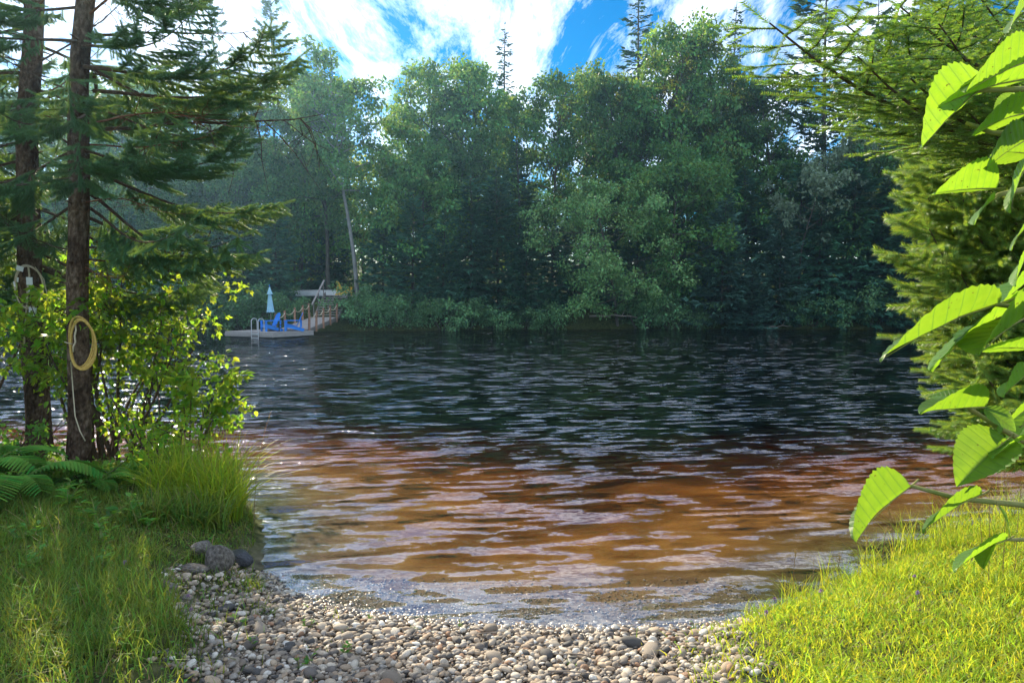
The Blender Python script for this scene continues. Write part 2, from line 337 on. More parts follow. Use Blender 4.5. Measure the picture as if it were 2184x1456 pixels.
def terrain(x, y):
    x = np.asarray(x, float); y = np.asarray(y, float)
    dn = pdist(x, y, NEAR); landn = y < np.interp(x, NEAR[:, 0], NEAR[:, 1])
    df = pdist(x, y, FAR); landf = y > np.interp(x, FAR[:, 0], FAR[:, 1])
    B = beachness(x, y)
    zl = B * (.105 * dn) + (1 - B) * (.34 * (1 - np.exp(-dn / .45)) + .045 * dn)
    zl = np.where(dn > 8, zl, zl) + .012 * wob(x, y, 3.0, 2) * np.minimum(dn, 1)
    zl = np.minimum(zl, 1.2 + .01 * dn)
    zf = 1.55 * (1 - np.exp(-df / 1.6)) + .075 * df + .12 * wob(x, y, .5, 3) * np.minimum(df / 2, 1)
    zw = -np.minimum(.065 * dn + .0045 * dn ** 2, .55 * df); zw = np.maximum(zw, -4.0) + .025 * wob(x, y, 1.3, 4) * np.minimum(np.minimum(dn, df) * .25, 1)
    return np.where(landn, zl, np.where(landf, zf, zw))
def tz(x, y): return float(terrain(np.array([x]), np.array([y]))[0])

def axis(parts):
    a = [np.arange(p[0], p[1], p[2]) for p in parts]; return np.unique(np.round(np.concatenate(a + [[parts[-1][1]]]), 4))
xs = axis([(-160, -60, 10), (-60, -30, 2), (-30, -9, .8), (-9, -4, .16), (-4, 4, .09), (4, 8, .16), (8, 30, .8), (30, 60, 2), (60, 160, 10)])
ys = axis([(-25, -2, 1.5), (-2, 3, .25), (3, 8, .09), (8, 12, .18), (12, 49, 1.2), (49, 62, .5), (62, 90, 2), (90, 180, 10)])
X, Y = np.meshgrid(xs, ys); Z = terrain(X, Y)
nx, ny = len(xs), len(ys); idx = np.arange(nx * ny).reshape(ny, nx)
mb = MB(); mb.add(np.stack([X.ravel(), Y.ravel(), Z.ravel()], 1), np.stack([idx[:-1, :-1].ravel(), idx[:-1, 1:].ravel(), idx[1:, 1:].ravel(), idx[1:, :-1].ravel()], 1))
m, nt, L = mat('ground_cover')
g = N(nt, 'ShaderNodeNewGeometry'); sp = N(nt, 'ShaderNodeSeparateXYZ'); L.new(g.outputs['Position'], sp.inputs[0])
at_ = N(nt, 'ShaderNodeAttribute', attribute_name='beach')
n1 = N(nt, 'ShaderNodeTexNoise'); n1.inputs['Scale'].default_value = 9; n1.inputs['Detail'].default_value = 8; L.new(g.outputs['Position'], n1.inputs['Vector'])
n2 = N(nt, 'ShaderNodeTexNoise'); n2.inputs['Scale'].default_value = 1.6; n2.inputs['Detail'].default_value = 6; L.new(g.outputs['Position'], n2.inputs['Vector'])
def ramp(src, stops):
    r = N(nt, 'ShaderNodeValToRGB'); e = r.color_ramp.elements
    for i, (p, c) in enumerate(stops):
        q = e[i] if i < 2 else e.new(p); q.position = p; q.color = (*c, 1)
    L.new(src, r.inputs[0]); return r.outputs[0]
soil = ramp(n1.outputs['Fac'], [(.3, (.025, .030, .012)), (.5, (.06, .075, .022)), (.75, (.12, .12, .05))])
grav = ramp(n1.outputs['Fac'], [(.3, (.07, .06, .05)), (.7, (.20, .17, .14))])
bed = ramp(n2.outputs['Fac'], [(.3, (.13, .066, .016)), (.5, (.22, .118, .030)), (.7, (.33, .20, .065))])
m1 = N(nt, 'ShaderNodeMix', data_type='RGBA'); L.new(at_.outputs['Fac'], m1.inputs['Factor']); L.new(soil, m1.inputs['A']); L.new(grav, m1.inputs['B'])
mr = N(nt, 'ShaderNodeMapRange'); mr.inputs['From Min'].default_value = -.10; mr.inputs['From Max'].default_value = -.01; L.new(sp.outputs['Z'], mr.inputs['Value'])
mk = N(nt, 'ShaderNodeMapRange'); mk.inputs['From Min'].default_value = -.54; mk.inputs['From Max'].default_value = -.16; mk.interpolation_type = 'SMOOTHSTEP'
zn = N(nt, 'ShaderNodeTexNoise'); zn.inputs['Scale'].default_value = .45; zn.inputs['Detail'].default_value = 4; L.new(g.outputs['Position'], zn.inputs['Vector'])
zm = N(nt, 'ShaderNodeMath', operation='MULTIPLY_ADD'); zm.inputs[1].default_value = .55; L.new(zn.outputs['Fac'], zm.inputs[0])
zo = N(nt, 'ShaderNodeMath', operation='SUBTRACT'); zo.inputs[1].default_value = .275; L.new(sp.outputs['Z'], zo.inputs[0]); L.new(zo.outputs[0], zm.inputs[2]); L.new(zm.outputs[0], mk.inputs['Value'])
bed_fade = N(nt, 'ShaderNodeMix', data_type='RGBA'); L.new(mk.outputs[0], bed_fade.inputs['Factor']); fy = N(nt, 'ShaderNodeMapRange'); fy.inputs['From Min'].default_value = 20; fy.inputs['From Max'].default_value = 14; L.new(sp.outputs['Y'], fy.inputs['Value'])
mkf = N(nt, 'ShaderNodeMath', operation='MULTIPLY'); L.new(mk.outputs[0], mkf.inputs[0]); L.new(fy.outputs[0], mkf.inputs[1]); L.new(mkf.outputs[0], bed_fade.inputs['Factor'])
bed_fade.inputs['A'].default_value = (.03, .022, .012, 1); L.new(bed, bed_fade.inputs['B'])   # silt tone that also paints the water's fade to black with depth
m2 = N(nt, 'ShaderNodeMix', data_type='RGBA'); L.new(mr.outputs[0], m2.inputs['Factor']); L.new(bed_fade.outputs['Result'], m2.inputs['A']); L.new(m1.outputs['Result'], m2.inputs['B'])
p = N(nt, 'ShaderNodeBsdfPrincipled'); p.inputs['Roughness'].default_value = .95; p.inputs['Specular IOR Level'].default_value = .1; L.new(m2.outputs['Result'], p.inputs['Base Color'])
b = N(nt, 'ShaderNodeBump'); b.inputs['Strength'].default_value = .6; b.inputs['Distance'].default_value = .03; L.new(n1.outputs['Fac'], b.inputs['Height']); L.new(b.outputs[0], p.inputs['Normal'])
out(nt, p.outputs[0])
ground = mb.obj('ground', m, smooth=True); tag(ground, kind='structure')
a = ground.data.attributes.new('beach', 'FLOAT', 'POINT'); a.data.foreach_set('value', (beachness(X, Y) * (Y < 9)).ravel().astype(np.float32))

# ------------------------------------------------------------------ water: tea-coloured river
m, nt, L = mat('river_water')
g = N(nt, 'ShaderNodeNewGeometry')
def wnoise(rot, sx, sy, scale, detail, rough, dist=0.0, loc=0):
    mp = N(nt, 'ShaderNodeMapping', vector_type='TEXTURE'); mp.inputs['Rotation'].default_value = (0, 0, R(rot)); mp.inputs['Scale'].default_value = (1 / sx, 1 / sy, 1); mp.inputs['Location'].default_value = (loc, loc * .7, 0)
    L.new(g.outputs['Position'], mp.inputs['Vector'])
    n = N(nt, 'ShaderNodeTexNoise'); n.inputs['Scale'].default_value = scale; n.inputs['Detail'].default_value = detail; n.inputs['Roughness'].default_value = rough; n.inputs['Distortion'].default_value = dist
    L.new(mp.outputs[0], n.inputs['Vector']); return n.outputs['Color']
def math_(op, a, b):
    q = N(nt, 'ShaderNodeMath', operation=op)
    for i, v in enumerate((a, b)):
        if isinstance(v, (int, float)): q.inputs[i].default_value = v
        else: L.new(v, q.inputs[i])
    return q.outputs[0]
def slope(col, ax, ay_):
    v = N(nt, 'ShaderNodeVectorMath', operation='SUBTRACT'); v.inputs[1].default_value = (.5, .5, .5); L.new(col, v.inputs[0])
    k = N(nt, 'ShaderNodeVectorMath', operation='MULTIPLY'); k.inputs[1].default_value = (ax, ay_, 0); L.new(v.outputs[0], k.inputs[0]); return k.outputs[0]
def vadd(a, b):
    v = N(nt, 'ShaderNodeVectorMath', operation='ADD'); L.new(a, v.inputs[0]); L.new(b, v.inputs[1]); return v.outputs[0]
# facet slopes of the wind ripples: short-crested, three sizes
sl_ = vadd(vadd(slope(wnoise(9, .27, 1.0, 8.0, .6, .4, .12), .75, 1.3), slope(wnoise(17, .36, 1.0, 4.2, 1.0, .4, .2, 3.1), .45, .60)), slope(wnoise(-8, .5, 1.0, 21, 1.0, .5, .2, 7.7), .50, .40))
wp = wnoise(-30, .5, 1.0, .16, 2.0, .5, .3, 1.9); wpf = N(nt, 'ShaderNodeSeparateXYZ'); L.new(wp, wpf.inputs[0])   # calmer and rougher patches
mrp = N(nt, 'ShaderNodeMapRange'); mrp.inputs['From Min'].default_value = .35; mrp.inputs['From Max'].default_value = .62; mrp.inputs['To Min'].default_value = .7; mrp.inputs['To Max'].default_value = 1.3; L.new(wpf.outputs[0], mrp.inputs['Value'])
psp = N(nt, 'ShaderNodeSeparateXYZ'); L.new(g.outputs['Position'], psp.inputs[0])
calm = N(nt, 'ShaderNodeMapRange'); calm.inputs['From Min'].default_value = 4.8; calm.inputs['From Max'].default_value = 9.0; calm.inputs['To Min'].default_value = .45; calm.inputs['To Max'].default_value = 1.0; L.new(psp.outputs['Y'], calm.inputs['Value'])
sc_ = N(nt, 'ShaderNodeVectorMath', operation='SCALE'); L.new(sl_, sc_.inputs[0]); gt = N(nt, 'ShaderNodeSeparateXYZ'); L.new(wnoise(12, .45, 1.0, 1.3, 2.0, .55, .3, 5.3), gt.inputs[0])      # gusts: ruffled and smooth spots
gm = N(nt, 'ShaderNodeMapRange'); gm.inputs['From Min'].default_value = .38; gm.inputs['From Max'].default_value = .64; gm.inputs['To Min'].default_value = .30; gm.inputs['To Max'].default_value = 1.75; L.new(gt.outputs[0], gm.inputs['Value'])
L.new(math_('MULTIPLY', gm.outputs[0], math_('MULTIPLY', mrp.outputs[0], calm.outputs[0])), sc_.inputs['Scale'])
upv = N(nt, 'ShaderNodeVectorMath', operation='ADD'); upv.inputs[1].default_value = (0, 0, 1); L.new(sc_.outputs[0], upv.inputs[0])
bp = N(nt, 'ShaderNodeVectorMath', operation='NORMALIZE'); L.new(upv.outputs[0], bp.inputs[0])
fr = N(nt, 'ShaderNodeFresnel'); bfm = N(nt, 'ShaderNodeMix', data_type='FLOAT'); bfm.inputs['A'].default_value = 2.6; bfm.inputs['B'].default_value = 1 / 2.6; L.new(g.outputs['Backfacing'], bfm.inputs['Factor']); L.new(bfm.outputs['Result'], fr.inputs['IOR'])   # same reflectance from both sides
L.new(bp.outputs[0], fr.inputs['Normal'])
gl = N(nt, 'ShaderNodeBsdfGlossy'); gl.inputs['Roughness'].default_value = .02; L.new(bp.outputs[0], gl.inputs['Normal'])
tr = N(nt, 'ShaderNodeBsdfTransparent')
mx = N(nt, 'ShaderNodeMixShader'); L.new(fr.outputs[0], mx.inputs[0]); L.new(tr.outputs[0], mx.inputs[1]); L.new(gl.outputs[0], mx.inputs[2])
va = N(nt, 'ShaderNodeVolumeAbsorption'); va.inputs['Color'].default_value = (.76, .47, .06, 1); va.inputs['Density'].default_value = 1.25
out(nt, mx.outputs[0], va.outputs[0])
mb = MB(); mb.box((-158, 3.2, -5), (158, 82, 0)); water = mb.obj('water', m); tag(water, kind='structure')

# ------------------------------------------------------------------ vegetation generators
LEAF_V = np.array([(0, 0, 0), (.5, -.5, .12), (1, 0, -.04), (.5, .5, .12)]); LEAF_F = [(0, 1, 2, 3)]
OV_V = np.array([(0, 0, 0), (.25, -.40, .10), (.6, -.42, .10), (1, 0, -.06), (.6, .42, .10), (.25, .40, .10), (.45, 0, 0)]); OV_F = [(0, 1, 6), (1, 2, 6), (2, 3, 6), (3, 4, 6), (4, 5, 6), (5, 0, 6)]
def maple():
    pts = []
    for a, r in ((180, .10), (150, .42), (128, .62), (112, .36), (85, .72), (62, .95), (45, .50), (22, .75), (0, 1.15)):
        pts.append((math.cos(R(a)) * r, math.sin(R(a)) * r))
    pts = pts + [(x, -y) for x, y in reversed(pts[1:-1])]
    V = [(0, 0, 0)] + [(x, y, -.18 * (x * x + y * y) + .05 * abs(y)) for x, y in pts]
    n = len(pts); F = [(0, 1 + (i + 1) % n, 1 + i) for i in range(n)]
    V = np.array(V) * .62; V[:, 0] += .4
    return V, F
MAPLE_V, MAPLE_F = maple()

def rball(rs, n):
    v = nrm(rs.normal(size=(n, 3))); return v * rs.rand(n, 1) ** (1 / 2.2)
def leaf_cloud(mb, rs, centers, radii, per, size, tmpl=(LEAF_V, LEAF_F), flat=.65, m=0, wr=.62, up=.8, droop=.25):
    C = np.repeat(centers, per, 0); Rr = np.repeat(radii, per)
    off = rball(rs, len(C)); P = C + off * Rr[:, None] * np.array([1, 1, flat])
    D = nrm(off * .7 + rs.normal(size=off.shape) * .6 + np.array([0, 0, -droop]))
    U = nrm(rs.normal(size=off.shape) * .7 + np.array([0, 0, up]))
    s = size * (.65 + .7 * rs.rand(len(C)))
    mb.inst(tmpl[0], tmpl[1], P, mats_of(D, U, s, s * wr, s), m)

def curve(p0, d, L_, n, rs, wig=.1, bend=(0, 0, 0)):
    P = [np.array(p0, float)]; d = np.array(d, float); d /= np.linalg.norm(d)
    for i in range(n):
        d = d + rs.normal(size=3) * wig + np.array(bend) / n; d /= np.linalg.norm(d); P.append(P[-1] + d * L_ / n)
    return np.array(P)

def decid(seed, H, cr, cb=.35, n_limb=16, per=46, leaf=.30, lean=(0, 0), crad=(.55, 1.0), r0=None, stems=1, wig=.05, rise=.55, nsub=5, shape='oval', tmpl=(LEAF_V, LEAF_F), flat=.65):
    rs = np.random.RandomState(seed); wood, fol = MB(), MB()
    r0 = r0 or H * .011; C = []; Rd = []
    for s in range(stems):
        az = rs.rand() * 6.28; sp_ = .0 if stems == 1 else .10
        T = curve((0, 0, -.3), (lean[0] + sp_ * math.cos(az), lean[1] + sp_ * math.sin(az), 1), H * (.93 - .08 * s) + .3, 12, rs, wig, (-lean[0] * .6, -lean[1] * .6, .25))
        wood.tube(T, np.linspace(r0, r0 * .15, len(T)) * (1 if s == 0 else .75), 7)
        tt = np.linspace(0, 1, len(T))
        def tp(t): return np.array([np.interp(t, tt, T[:, k]) for k in range(3)])
        for k in range(n_limb // stems):
            t = cb + (.97 - cb) * (k + rs.rand() * .7) / (n_limb / stems)
            u = (t - cb) / (1 - cb)
            prof = {'oval': math.sin(math.pi * min(1, .18 + .80 * u)) ** .7, 'vase': .35 + .65 * math.sin(math.pi * min(1, .1 + .85 * u)) ** .6, 'round': math.sqrt(max(.06, 1 - (2 * u - .85) ** 2))}[shape]
            a = k * 2.4 + rs.rand() * .9 + s * 2
            L_ = cr * prof * (.72 + .5 * rs.rand())
            d = np.array([math.cos(a), math.sin(a), rise * (.6 + .9 * u) + .2 * rs.normal()])
            B = curve(tp(t), d, L_, 5, rs, .13, (0, 0, .15)); wood.tube(B, np.linspace(r0 * .38 * (1 - .55 * u), r0 * .07, 6), 5, cap=False)
            C.append(B[-1]); Rd.append(crad[0] + (crad[1] - crad[0]) * rs.rand())
            for j in range(nsub):
                q = .3 + .65 * (j + rs.rand()) / nsub; p = np.array([np.interp(q, np.linspace(0, 1, 6), B[:, i]) for i in range(3)])
                dd = nrm(nrm(B[-1] - B[0]) * .5 + rs.normal(size=3) * np.array([.8, .8, .5]))
                Q = curve(p, dd, L_ * (.22 + .25 * rs.rand()), 3, rs, .15); wood.tube(Q, np.linspace(r0 * .13, r0 * .04, 4), 3, cap=False)
                C.append(Q[-1]); Rd.append(crad[0] + (crad[1] - crad[0]) * rs.rand())
        C.append(T[-1]); Rd.append(crad[0])
    C = np.array(C); Rd = np.array(Rd)
    leaf_cloud(fol, rs, C, Rd, per, leaf, tmpl, flat)
    return wood, fol

SPRAY_V = np.array([(0, 0, 0), (.35, -.5, -.02), (.6, -.16, 0), (1, 0, -.10), (.6, .16, 0), (.35, .5, -.02)]); SPRAY_F = [(0, 1, 2), (0, 2, 3), (0, 3, 4), (0, 4, 5)]
def conifer(seed, H, rad, cb=.03, step=.42, nb=7, spray=.42, droop=.35, gap=.0, taper=.85, tipup=.2, ragged=.25, r0=None, dens=13):
    rs = np.random.RandomState(seed); wood, fol = MB(), MB(); r0 = r0 or H * .012
    T = curve((0, 0, -.3), (0, 0, 1), H + .3, 10, rs, .008); wood.tube(T, np.linspace(r0, r0 * .08, len(T)), 7)
    z = H * cb; O, D, S = [], [], []; A_, B_ = [], []
    while z < H * .985:
        u = z / H; Lm = rad * (max(.0, 1 - u) ** taper) * (min(1, (u - cb) / .10 + .55))
        nn = max(3, int(nb * (1 - .45 * u))); a0 = rs.rand() * 6.28
        for k in range(nn):
            if rs.rand() < gap: continue
            a = a0 + k * 6.283 / nn + rs.normal() * .18; L_ = (Lm * (1 + ragged * rs.normal()) + .12); L_ = max(.1, L_)
            h = np.array([math.cos(a), math.sin(a), 0]); sd = np.array([-math.sin(a), math.cos(a), 0])
            zz = z + rs.normal() * step * .25; dr = droop * (1.2 - u) * (1 + .3 * rs.normal())
            base = np.array([np.interp(max(0, zz), np.linspace(0, H, len(T)), T[:, 0]), np.interp(max(0, zz), np.linspace(0, H, len(T)), T[:, 1]), zz])
            def P(t): return base + h * L_ * t + np.array([0, 0, L_ * ((.35 * u) * t - dr * t ** 1.5 + tipup * t ** 4)])
            A_.append(base); B_.append(P(.9))
            ns = max(4, int(dens * L_ / .9 * (.5 + .5 * rs.rand() + .4)))
            for j in range(ns):
                t = .12 + .88 * (j + rs.rand()) / ns; sg = rs.choice([-1, 1])
                wid = L_ * .30 * (1.05 - t) * rs.rand() + .03
                p = P(t) + sd * sg * wid - np.array([0, 0, wid * .35])
                d = h * (.75 + .3 * rs.rand()) + sd * sg * (.65 * (1 - t) + .15) + np.array([0, 0, -dr * .9 + tipup * t * 1.2 + rs.normal() * .18])
                O.append(p); D.append(d); S.append(spray * (.7 + .6 * rs.rand()) * (.65 + .35 * min(1, L_)))
        z += step * (1 - .45 * u) * (.8 + .4 * rs.rand())
    O.append(T[-1] - np.array([0, 0, .1])); D.append(np.array([0, 0, 1])); S.append(spray * .7)
    wood.sticks(A_, B_, r0 * .13 + .008, .006, 3)
    D = np.array(D); n = len(O); U = nrm(np.array([[0, 0, 1.]]) + rs.normal(size=(n, 3)) * .35)
    S = np.array(S); fol.inst(SPRAY_V, SPRAY_F, np.array(O), mats_of(D, U, S, S * .55, S))
    return wood, fol

def shrub(seed, H, rad, n_st=12, nclust=40, per=45, leaf=.13, tmpl=(LEAF_V, LEAF_F), crad=(.2, .4), base=.12, spread=.35, low=.2, flat=.8):
    rs = np.random.RandomState(seed); wood, fol = MB(), MB(); C = []; ends = []
    for k in range(n_st):
        a = k * 2.4 + rs.rand(); q = rad * spread * rs.rand()
        T = curve((q * math.cos(a) * .5, q * math.sin(a) * .5, -.1), (math.cos(a) * rad / H * .9, math.sin(a) * rad / H * .9, 1), H * (.6 + .4 * rs.rand()), 6, rs, .1)
        wood.tube(T, np.linspace(.012 + H * .006, .004, 7), 4, cap=False); ends.append(T)
    for k in range(nclust):
        T = ends[k % n_st]; t = low + (1 - low) * rs.rand() ** .8; p = np.array([np.interp(t, np.linspace(0, 1, 7), T[:, i]) for i in range(3)])
        e = p + rs.normal(size=3) * np.array([rad, rad, H * .35]) * .28; e[2] = max(base, e[2]); C.append(e)
        wood.sticks([p], [e], .006, .003, 3)
    C = np.array(C); leaf_cloud(fol, rs, C, crad[0] + (crad[1] - crad[0]) * rs.rand(len(C)), per, leaf, tmpl, flat)
    return wood, fol

def place_tree(name, proto, label, cat, loc, s, rz, group=None, sw=None, parts=('trunk', 'crown'), tilt=None):
    sw = sw if sw is not None else s
    o = thing(name, label, cat, loc, rz, group, (sw, sw, s))
    if tilt: o.rotation_euler = (tilt[0], tilt[1], rz)
    for nm, me in zip(parts, proto): link(nm, me, o)
    return o
def proto(pair, mats, tag_='tree'):
    return (pair[0].mesh(tag_ + '_wood', mats[0], True), pair[1].mesh(tag_ + '_leaves', mats[1]))

# ------------------------------------------------------------------ far forest
P_dec = [proto(decid(s, 20, 4.3, .36, 24, 62, .32, crad=(.6, 1.15), shape=sh, lean=ln), (M_['far_bark'], M_['far_decid'])) for s, sh, ln in ((1, 'oval', (0, 0)), (2, 'vase', (.06, 0)), (3, 'round', (-.05, .02)), (4, 'oval', (.03, 0)))]
P_full = [proto(decid(s, 12, 4.4, .10, 26, 66, .28, crad=(.6, 1.05), shape='round', rise=.25, lean=ln), (M_['far_bark'], M_['far_decid'])) for s, ln in ((11, (0, 0)), (12, (-.12, 0)))]
P_bright = proto(decid(21, 13, 5.6, .10, 34, 74, .25, crad=(.6, 1.0), shape='round', rise=.12, lean=(-.20, -.1)), (M_['far_bark'], M_['far_bright']))
P_birch = [proto(decid(s, 22, 3.4, .45, 21, 56, .27, crad=(.5, .95), stems=3, r0=.15, shape='oval', rise=.9, nsub=7), (M_['birch_bark'], M_['far_birch'])) for s in (31, 32)]
P_sun = proto(decid(41, 11, 2.2, .25, 16, 36, .24, crad=(.5, .9)), (M_['far_bark'], M_['far_sunny']))
P_lean = proto(decid(51, 20.5, 4.8, .50, 24, 64, .30, crad=(.6, 1.05), lean=(-.10, .0), r0=.20, shape='vase', wig=.035), (M_['grey_bark'], M_['far_decid']))
P_silver = proto(decid(61, 9, 2.4, .55, 12, 40, .24, crad=(.35, .7), shape='vase'), (M_['far_bark'], M_['far_silver']))
P_spr = [proto(conifer(s, 12, 2.9, .02, .56, 8, .66, dr, ragged=.20, dens=14, tipup=.30), (M_['far_bark'], M_['far_spruce'])) for s, dr in ((71, .35), (72, .5), (73, .25))]
P_blue = [proto(conifer(s, 10, 3.0, .02, .62, 9, .62, .30, tipup=.32, ragged=.15, dens=16), (M_['far_bark'], M_['far_blue'])) for s in (81, 82)]
P_slim = [proto(conifer(s, 24, 2.3, .25, .55, 6, .5, .45, gap=.15, ragged=.3, taper=.75, dens=11), (M_['far_bark'], M_['far_spruce'])) for s in (91, 92)]
P_pine = [proto(conifer(s, 26, 4.2, .32, .95, 6, .62, .08, gap=.2, ragged=.35, taper=.6, tipup=.25, dens=11, r0=.28), (M_['far_bark'], M_['far_pine'])) for s in (101, 102)]

rng = random.Random(5)
def far(name, pr, px, Yd, top, label, cat='tree', group=None, wide=1.0, protoH=20, rz=None, tilt=None):
    x = (px - 1092) / FPX * Yd; zg = tz(x, Yd) - .05
    H = CAM_H + (638 - top) / FPX * Yd - zg; s = H / protoH
    return place_tree(name, pr, label, cat, (x, Yd, zg), s, rng.random() * 6.28 if rz is None else rz, group, s * wide, tilt=tilt)

# tall background of broadleaf trees
GB = 'tall broadleaf trees of the far shore forest'; LB = 'tall dark broadleaf tree in the far shore forest'
TL = {470: 'hazy broadleaf tree whose crown stands between the two thin pines', 545: 'hazy broadleaf tree right of the first thin pine behind the dock', 640: 'tall dark broadleaf tree rising straight behind the dock parasol', 850: 'lower broadleaf tree beside the open sky gap right of the bare grey trunk',
      905: 'broad round crown between the sky gap and the lone spruce spire', 965: 'broadleaf crown midway between the sky gap and the lone spruce spire', 1035: 'broadleaf crown touching the lone spruce spire', 1110: 'low broadleaf crown just beyond the lone spruce spire', 1175: 'narrow broadleaf tree with sky showing round its trunk, next to the dark columnar spruce',
      1240: 'broadleaf tree directly behind the top of the bright overhanging tree', 1432: 'tallest broadleaf crown in front of the birches', 1512: 'tall broadleaf crown below the second slim spruce spire', 1660: 'broadleaf tree under the boughs of the huge white pine'}
for i, (px, Yd, top, wd) in enumerate([(-420, 66, 190, 1), (-300, 64, 150, 1), (-190, 67, 170, 1.1), (-80, 65, 140, 1), (20, 68, 160, 1), (120, 64, 175, 1.1), (215, 68, 150, 1), (310, 63, 190, 1), (400, 67, 165, 1), (470, 62, 215, 1), (545, 66, 150, 1),
                                        (640, 63, 150, 1.0), (850, 61, 215, .85), (905, 63, 150, 1), (965, 60, 165, 1), (1035, 62, 140, 1), (1110, 66, 205, .9), (1175, 62, 168, .9), (1240, 64, 175, .95), (1300, 66, 175, .9),
                                        (1345, 62, 128, .8), (1432, 63, 72, .85), (1512, 64, 66, .85), (1590, 66, 165, 1), (1660, 62, 130, 1), (1930, 63, 60, 1.1), (2040, 66, 20, 1.1), (2150, 63, 30, 1.1), (2270, 66, 60, 1.1), (2400, 64, 40, 1.1), (2540, 66, 90, 1.1)]):
    far('broadleaf_tree', P_dec[i % 4], px, Yd, top, TL.get(px, LB), group=None if px in TL else GB, wide=wd * .98)
far('broadleaf_tree', P_lean, 766, 55.2, 128, 'tall tree with bare pale grey trunk rising beside the yellow chair', protoH=20.5, rz=0)
far('broadleaf_tree', P_dec[2], 700, 60, 150, 'dark broadleaf tree just behind the tree with the bare grey trunk', wide=.95)
# lower broadleaf trees filling the middle storey
GM = 'middle storey trees of the far shore forest'; LM = 'bushy dark green tree filling the middle storey of the far forest'
for i, (px, Yd, top) in enumerate([(-380, 60, 400), (-200, 59, 380), (-40, 60, 400), (110, 59, 390), (250, 60, 410), (395, 60, 380), (330, 64, 300), (430, 65, 310), (500, 63, 330), (560, 65, 300), (630, 64, 320), (690, 66, 330), (840, 59, 330), (920, 58, 300), (1010, 58.5, 320), (1110, 62, 420), (1420, 60, 300), (1500, 61, 320), (1690, 60, 330), (1800, 60, 300), (1900, 60, 280), (2050, 60, 320), (2200, 59, 300), (2380, 60, 330)]):
    far('broadleaf_tree', P_full[i % 2], px, Yd, top, LM, group=GM, protoH=12, wide=.9)
far('broadleaf_tree', P_bright, 1318, 55.4, 372, 'broad bright green tree overhanging the water with a leaning trunk', protoH=13, rz=0, wide=1.0)
far('broadleaf_tree', P_full[0], 1440, 57.2, 330, 'wide leafy green tree right behind the bright overhanging tree', protoH=12, wide=1.05)
far('broadleaf_tree', P_sun, 775, 74, 300, 'yellow green sunlit sapling glowing in the gap beside the bare grey trunk', protoH=11)
far('broadleaf_tree', P_sun, 735, 73, 395, 'small yellow green sapling low in the sunlit forest gap', protoH=11)
far('broadleaf_tree', P_silver, 1700, 56.6, 362, 'slender maple with silvery pale leaves among dark conifers', protoH=9, wide=1.0)
far('broadleaf_tree', P_silver, 1835, 58, 300, 'pale leaved maple high among the dark hemlocks', protoH=9, wide=.6)
GI = 'white trunked birches of the far forest'; LI = 'tall birch with several white trunks above the bright overhanging tree'
for i, (px, Yd, top) in enumerate([(1335, 64, 115), (1395, 65, 70), (1465, 64, 50), (1535, 66, 95)]):
    far('birch_tree', P_birch[i % 2], px, Yd, top, LI, group=GI, protoH=22, wide=.9)
far('pine_tree', P_pine[0], 482, 66, -30, 'thin hazy pine with an open top, one of two behind the dock', group='two thin hazy pines', protoH=26, wide=.72)
far('pine_tree', P_pine[1], 592, 65, -22, 'thin hazy pine with an open top, one of two behind the dock', group='two thin hazy pines', protoH=26, wide=.72)
far('pine_tree', P_pine[1], 1752, 61, -70, 'huge spreading white pine towering over the hemlocks', protoH=26, wide=1.1)
far('pine_tree', P_pine[0], 1865, 65, -20, 'tall pine behind the huge spreading white pine', protoH=26, wide=1.0)
far('spruce_tree', P_slim[0], 1075, 64, 62, 'slim spruce whose narrow spire stands alone above the broadleaf crowns', protoH=24, wide=.9)
far('spruce_tree', P_slim[1], 1360, 68, -12, 'tall slim spruce spire rising behind the birches', protoH=24, wide=1.1)
far('spruce_tree', P_slim[0], 1552, 68, 18, 'second slim spruce spire behind the birches, shorter than the first', protoH=24, wide=.9)
far('spruce_tree', P_slim[1], 1112, 57.5, 300, 'dark narrow columnar spruce left of the bright overhanging tree', protoH=24, wide=1.6)
GS = 'dark spruces along the far bank'; LS = 'dense dark spruce standing on the far bank'
SL = {440: 'dark spruce left of the dock, behind the hanging spruce boughs', 520: 'dark spruce on the bank behind the free end of the dock', 590: 'dark spruce on the bank straight behind the closed parasol', 665: 'dim spruce far behind the white upturned boat', 705: 'dim spruce far behind the yellow chair',
      818: 'dark spruce rising from the shrubs just past the bare grey trunk', 880: 'second dark spruce past the bare grey trunk', 1062: 'tallest dark spruce of the bank, next to the columnar spruce', 1120: 'short dark spruce at the foot of the columnar spruce', 1180: 'dark spruce tucked under the edge of the bright overhanging tree'}
for i, (px, Yd, top) in enumerate([(-400, 58.5, 430), (-260, 58, 460), (-130, 58, 420), (-20, 57.5, 450), (90, 57.5, 430), (190, 57, 470), (290, 57, 450), (372, 57, 500), (440, 56.5, 470), (520, 57, 440), (590, 57, 425), (665, 64, 440), (705, 65, 420),
                                    (818, 55.6, 440), (880, 55, 410), (945, 55.4, 450), (1005, 55.5, 380), (1062, 56, 360), (1120, 55.6, 470), (1180, 57, 480), (1890, 56.5, 380), (2010, 57, 350), (2130, 56.5, 390), (2260, 57, 360), (2400, 57, 400)]):
    far('spruce_tree', P_spr[i % 3], px, Yd, top, SL.get(px, LS), group=None if px in SL else GS, protoH=12, wide=1.05)
far('spruce_tree', P_blue[0], 1538, 55.6, 420, 'blue green spruce with layered drooping tiers beside the bright overhanging tree', protoH=10, wide=1.0)
far('spruce_tree', P_blue[1], 1660, 55.9, 440, 'blue green spruce standing between the layered spruce and the hemlocks', protoH=10, wide=.95)
far('spruce_tree', P_blue[0], 1605, 54.9, 560, 'short blue green spruce at the water in front of two taller ones', protoH=10, wide=1.15)
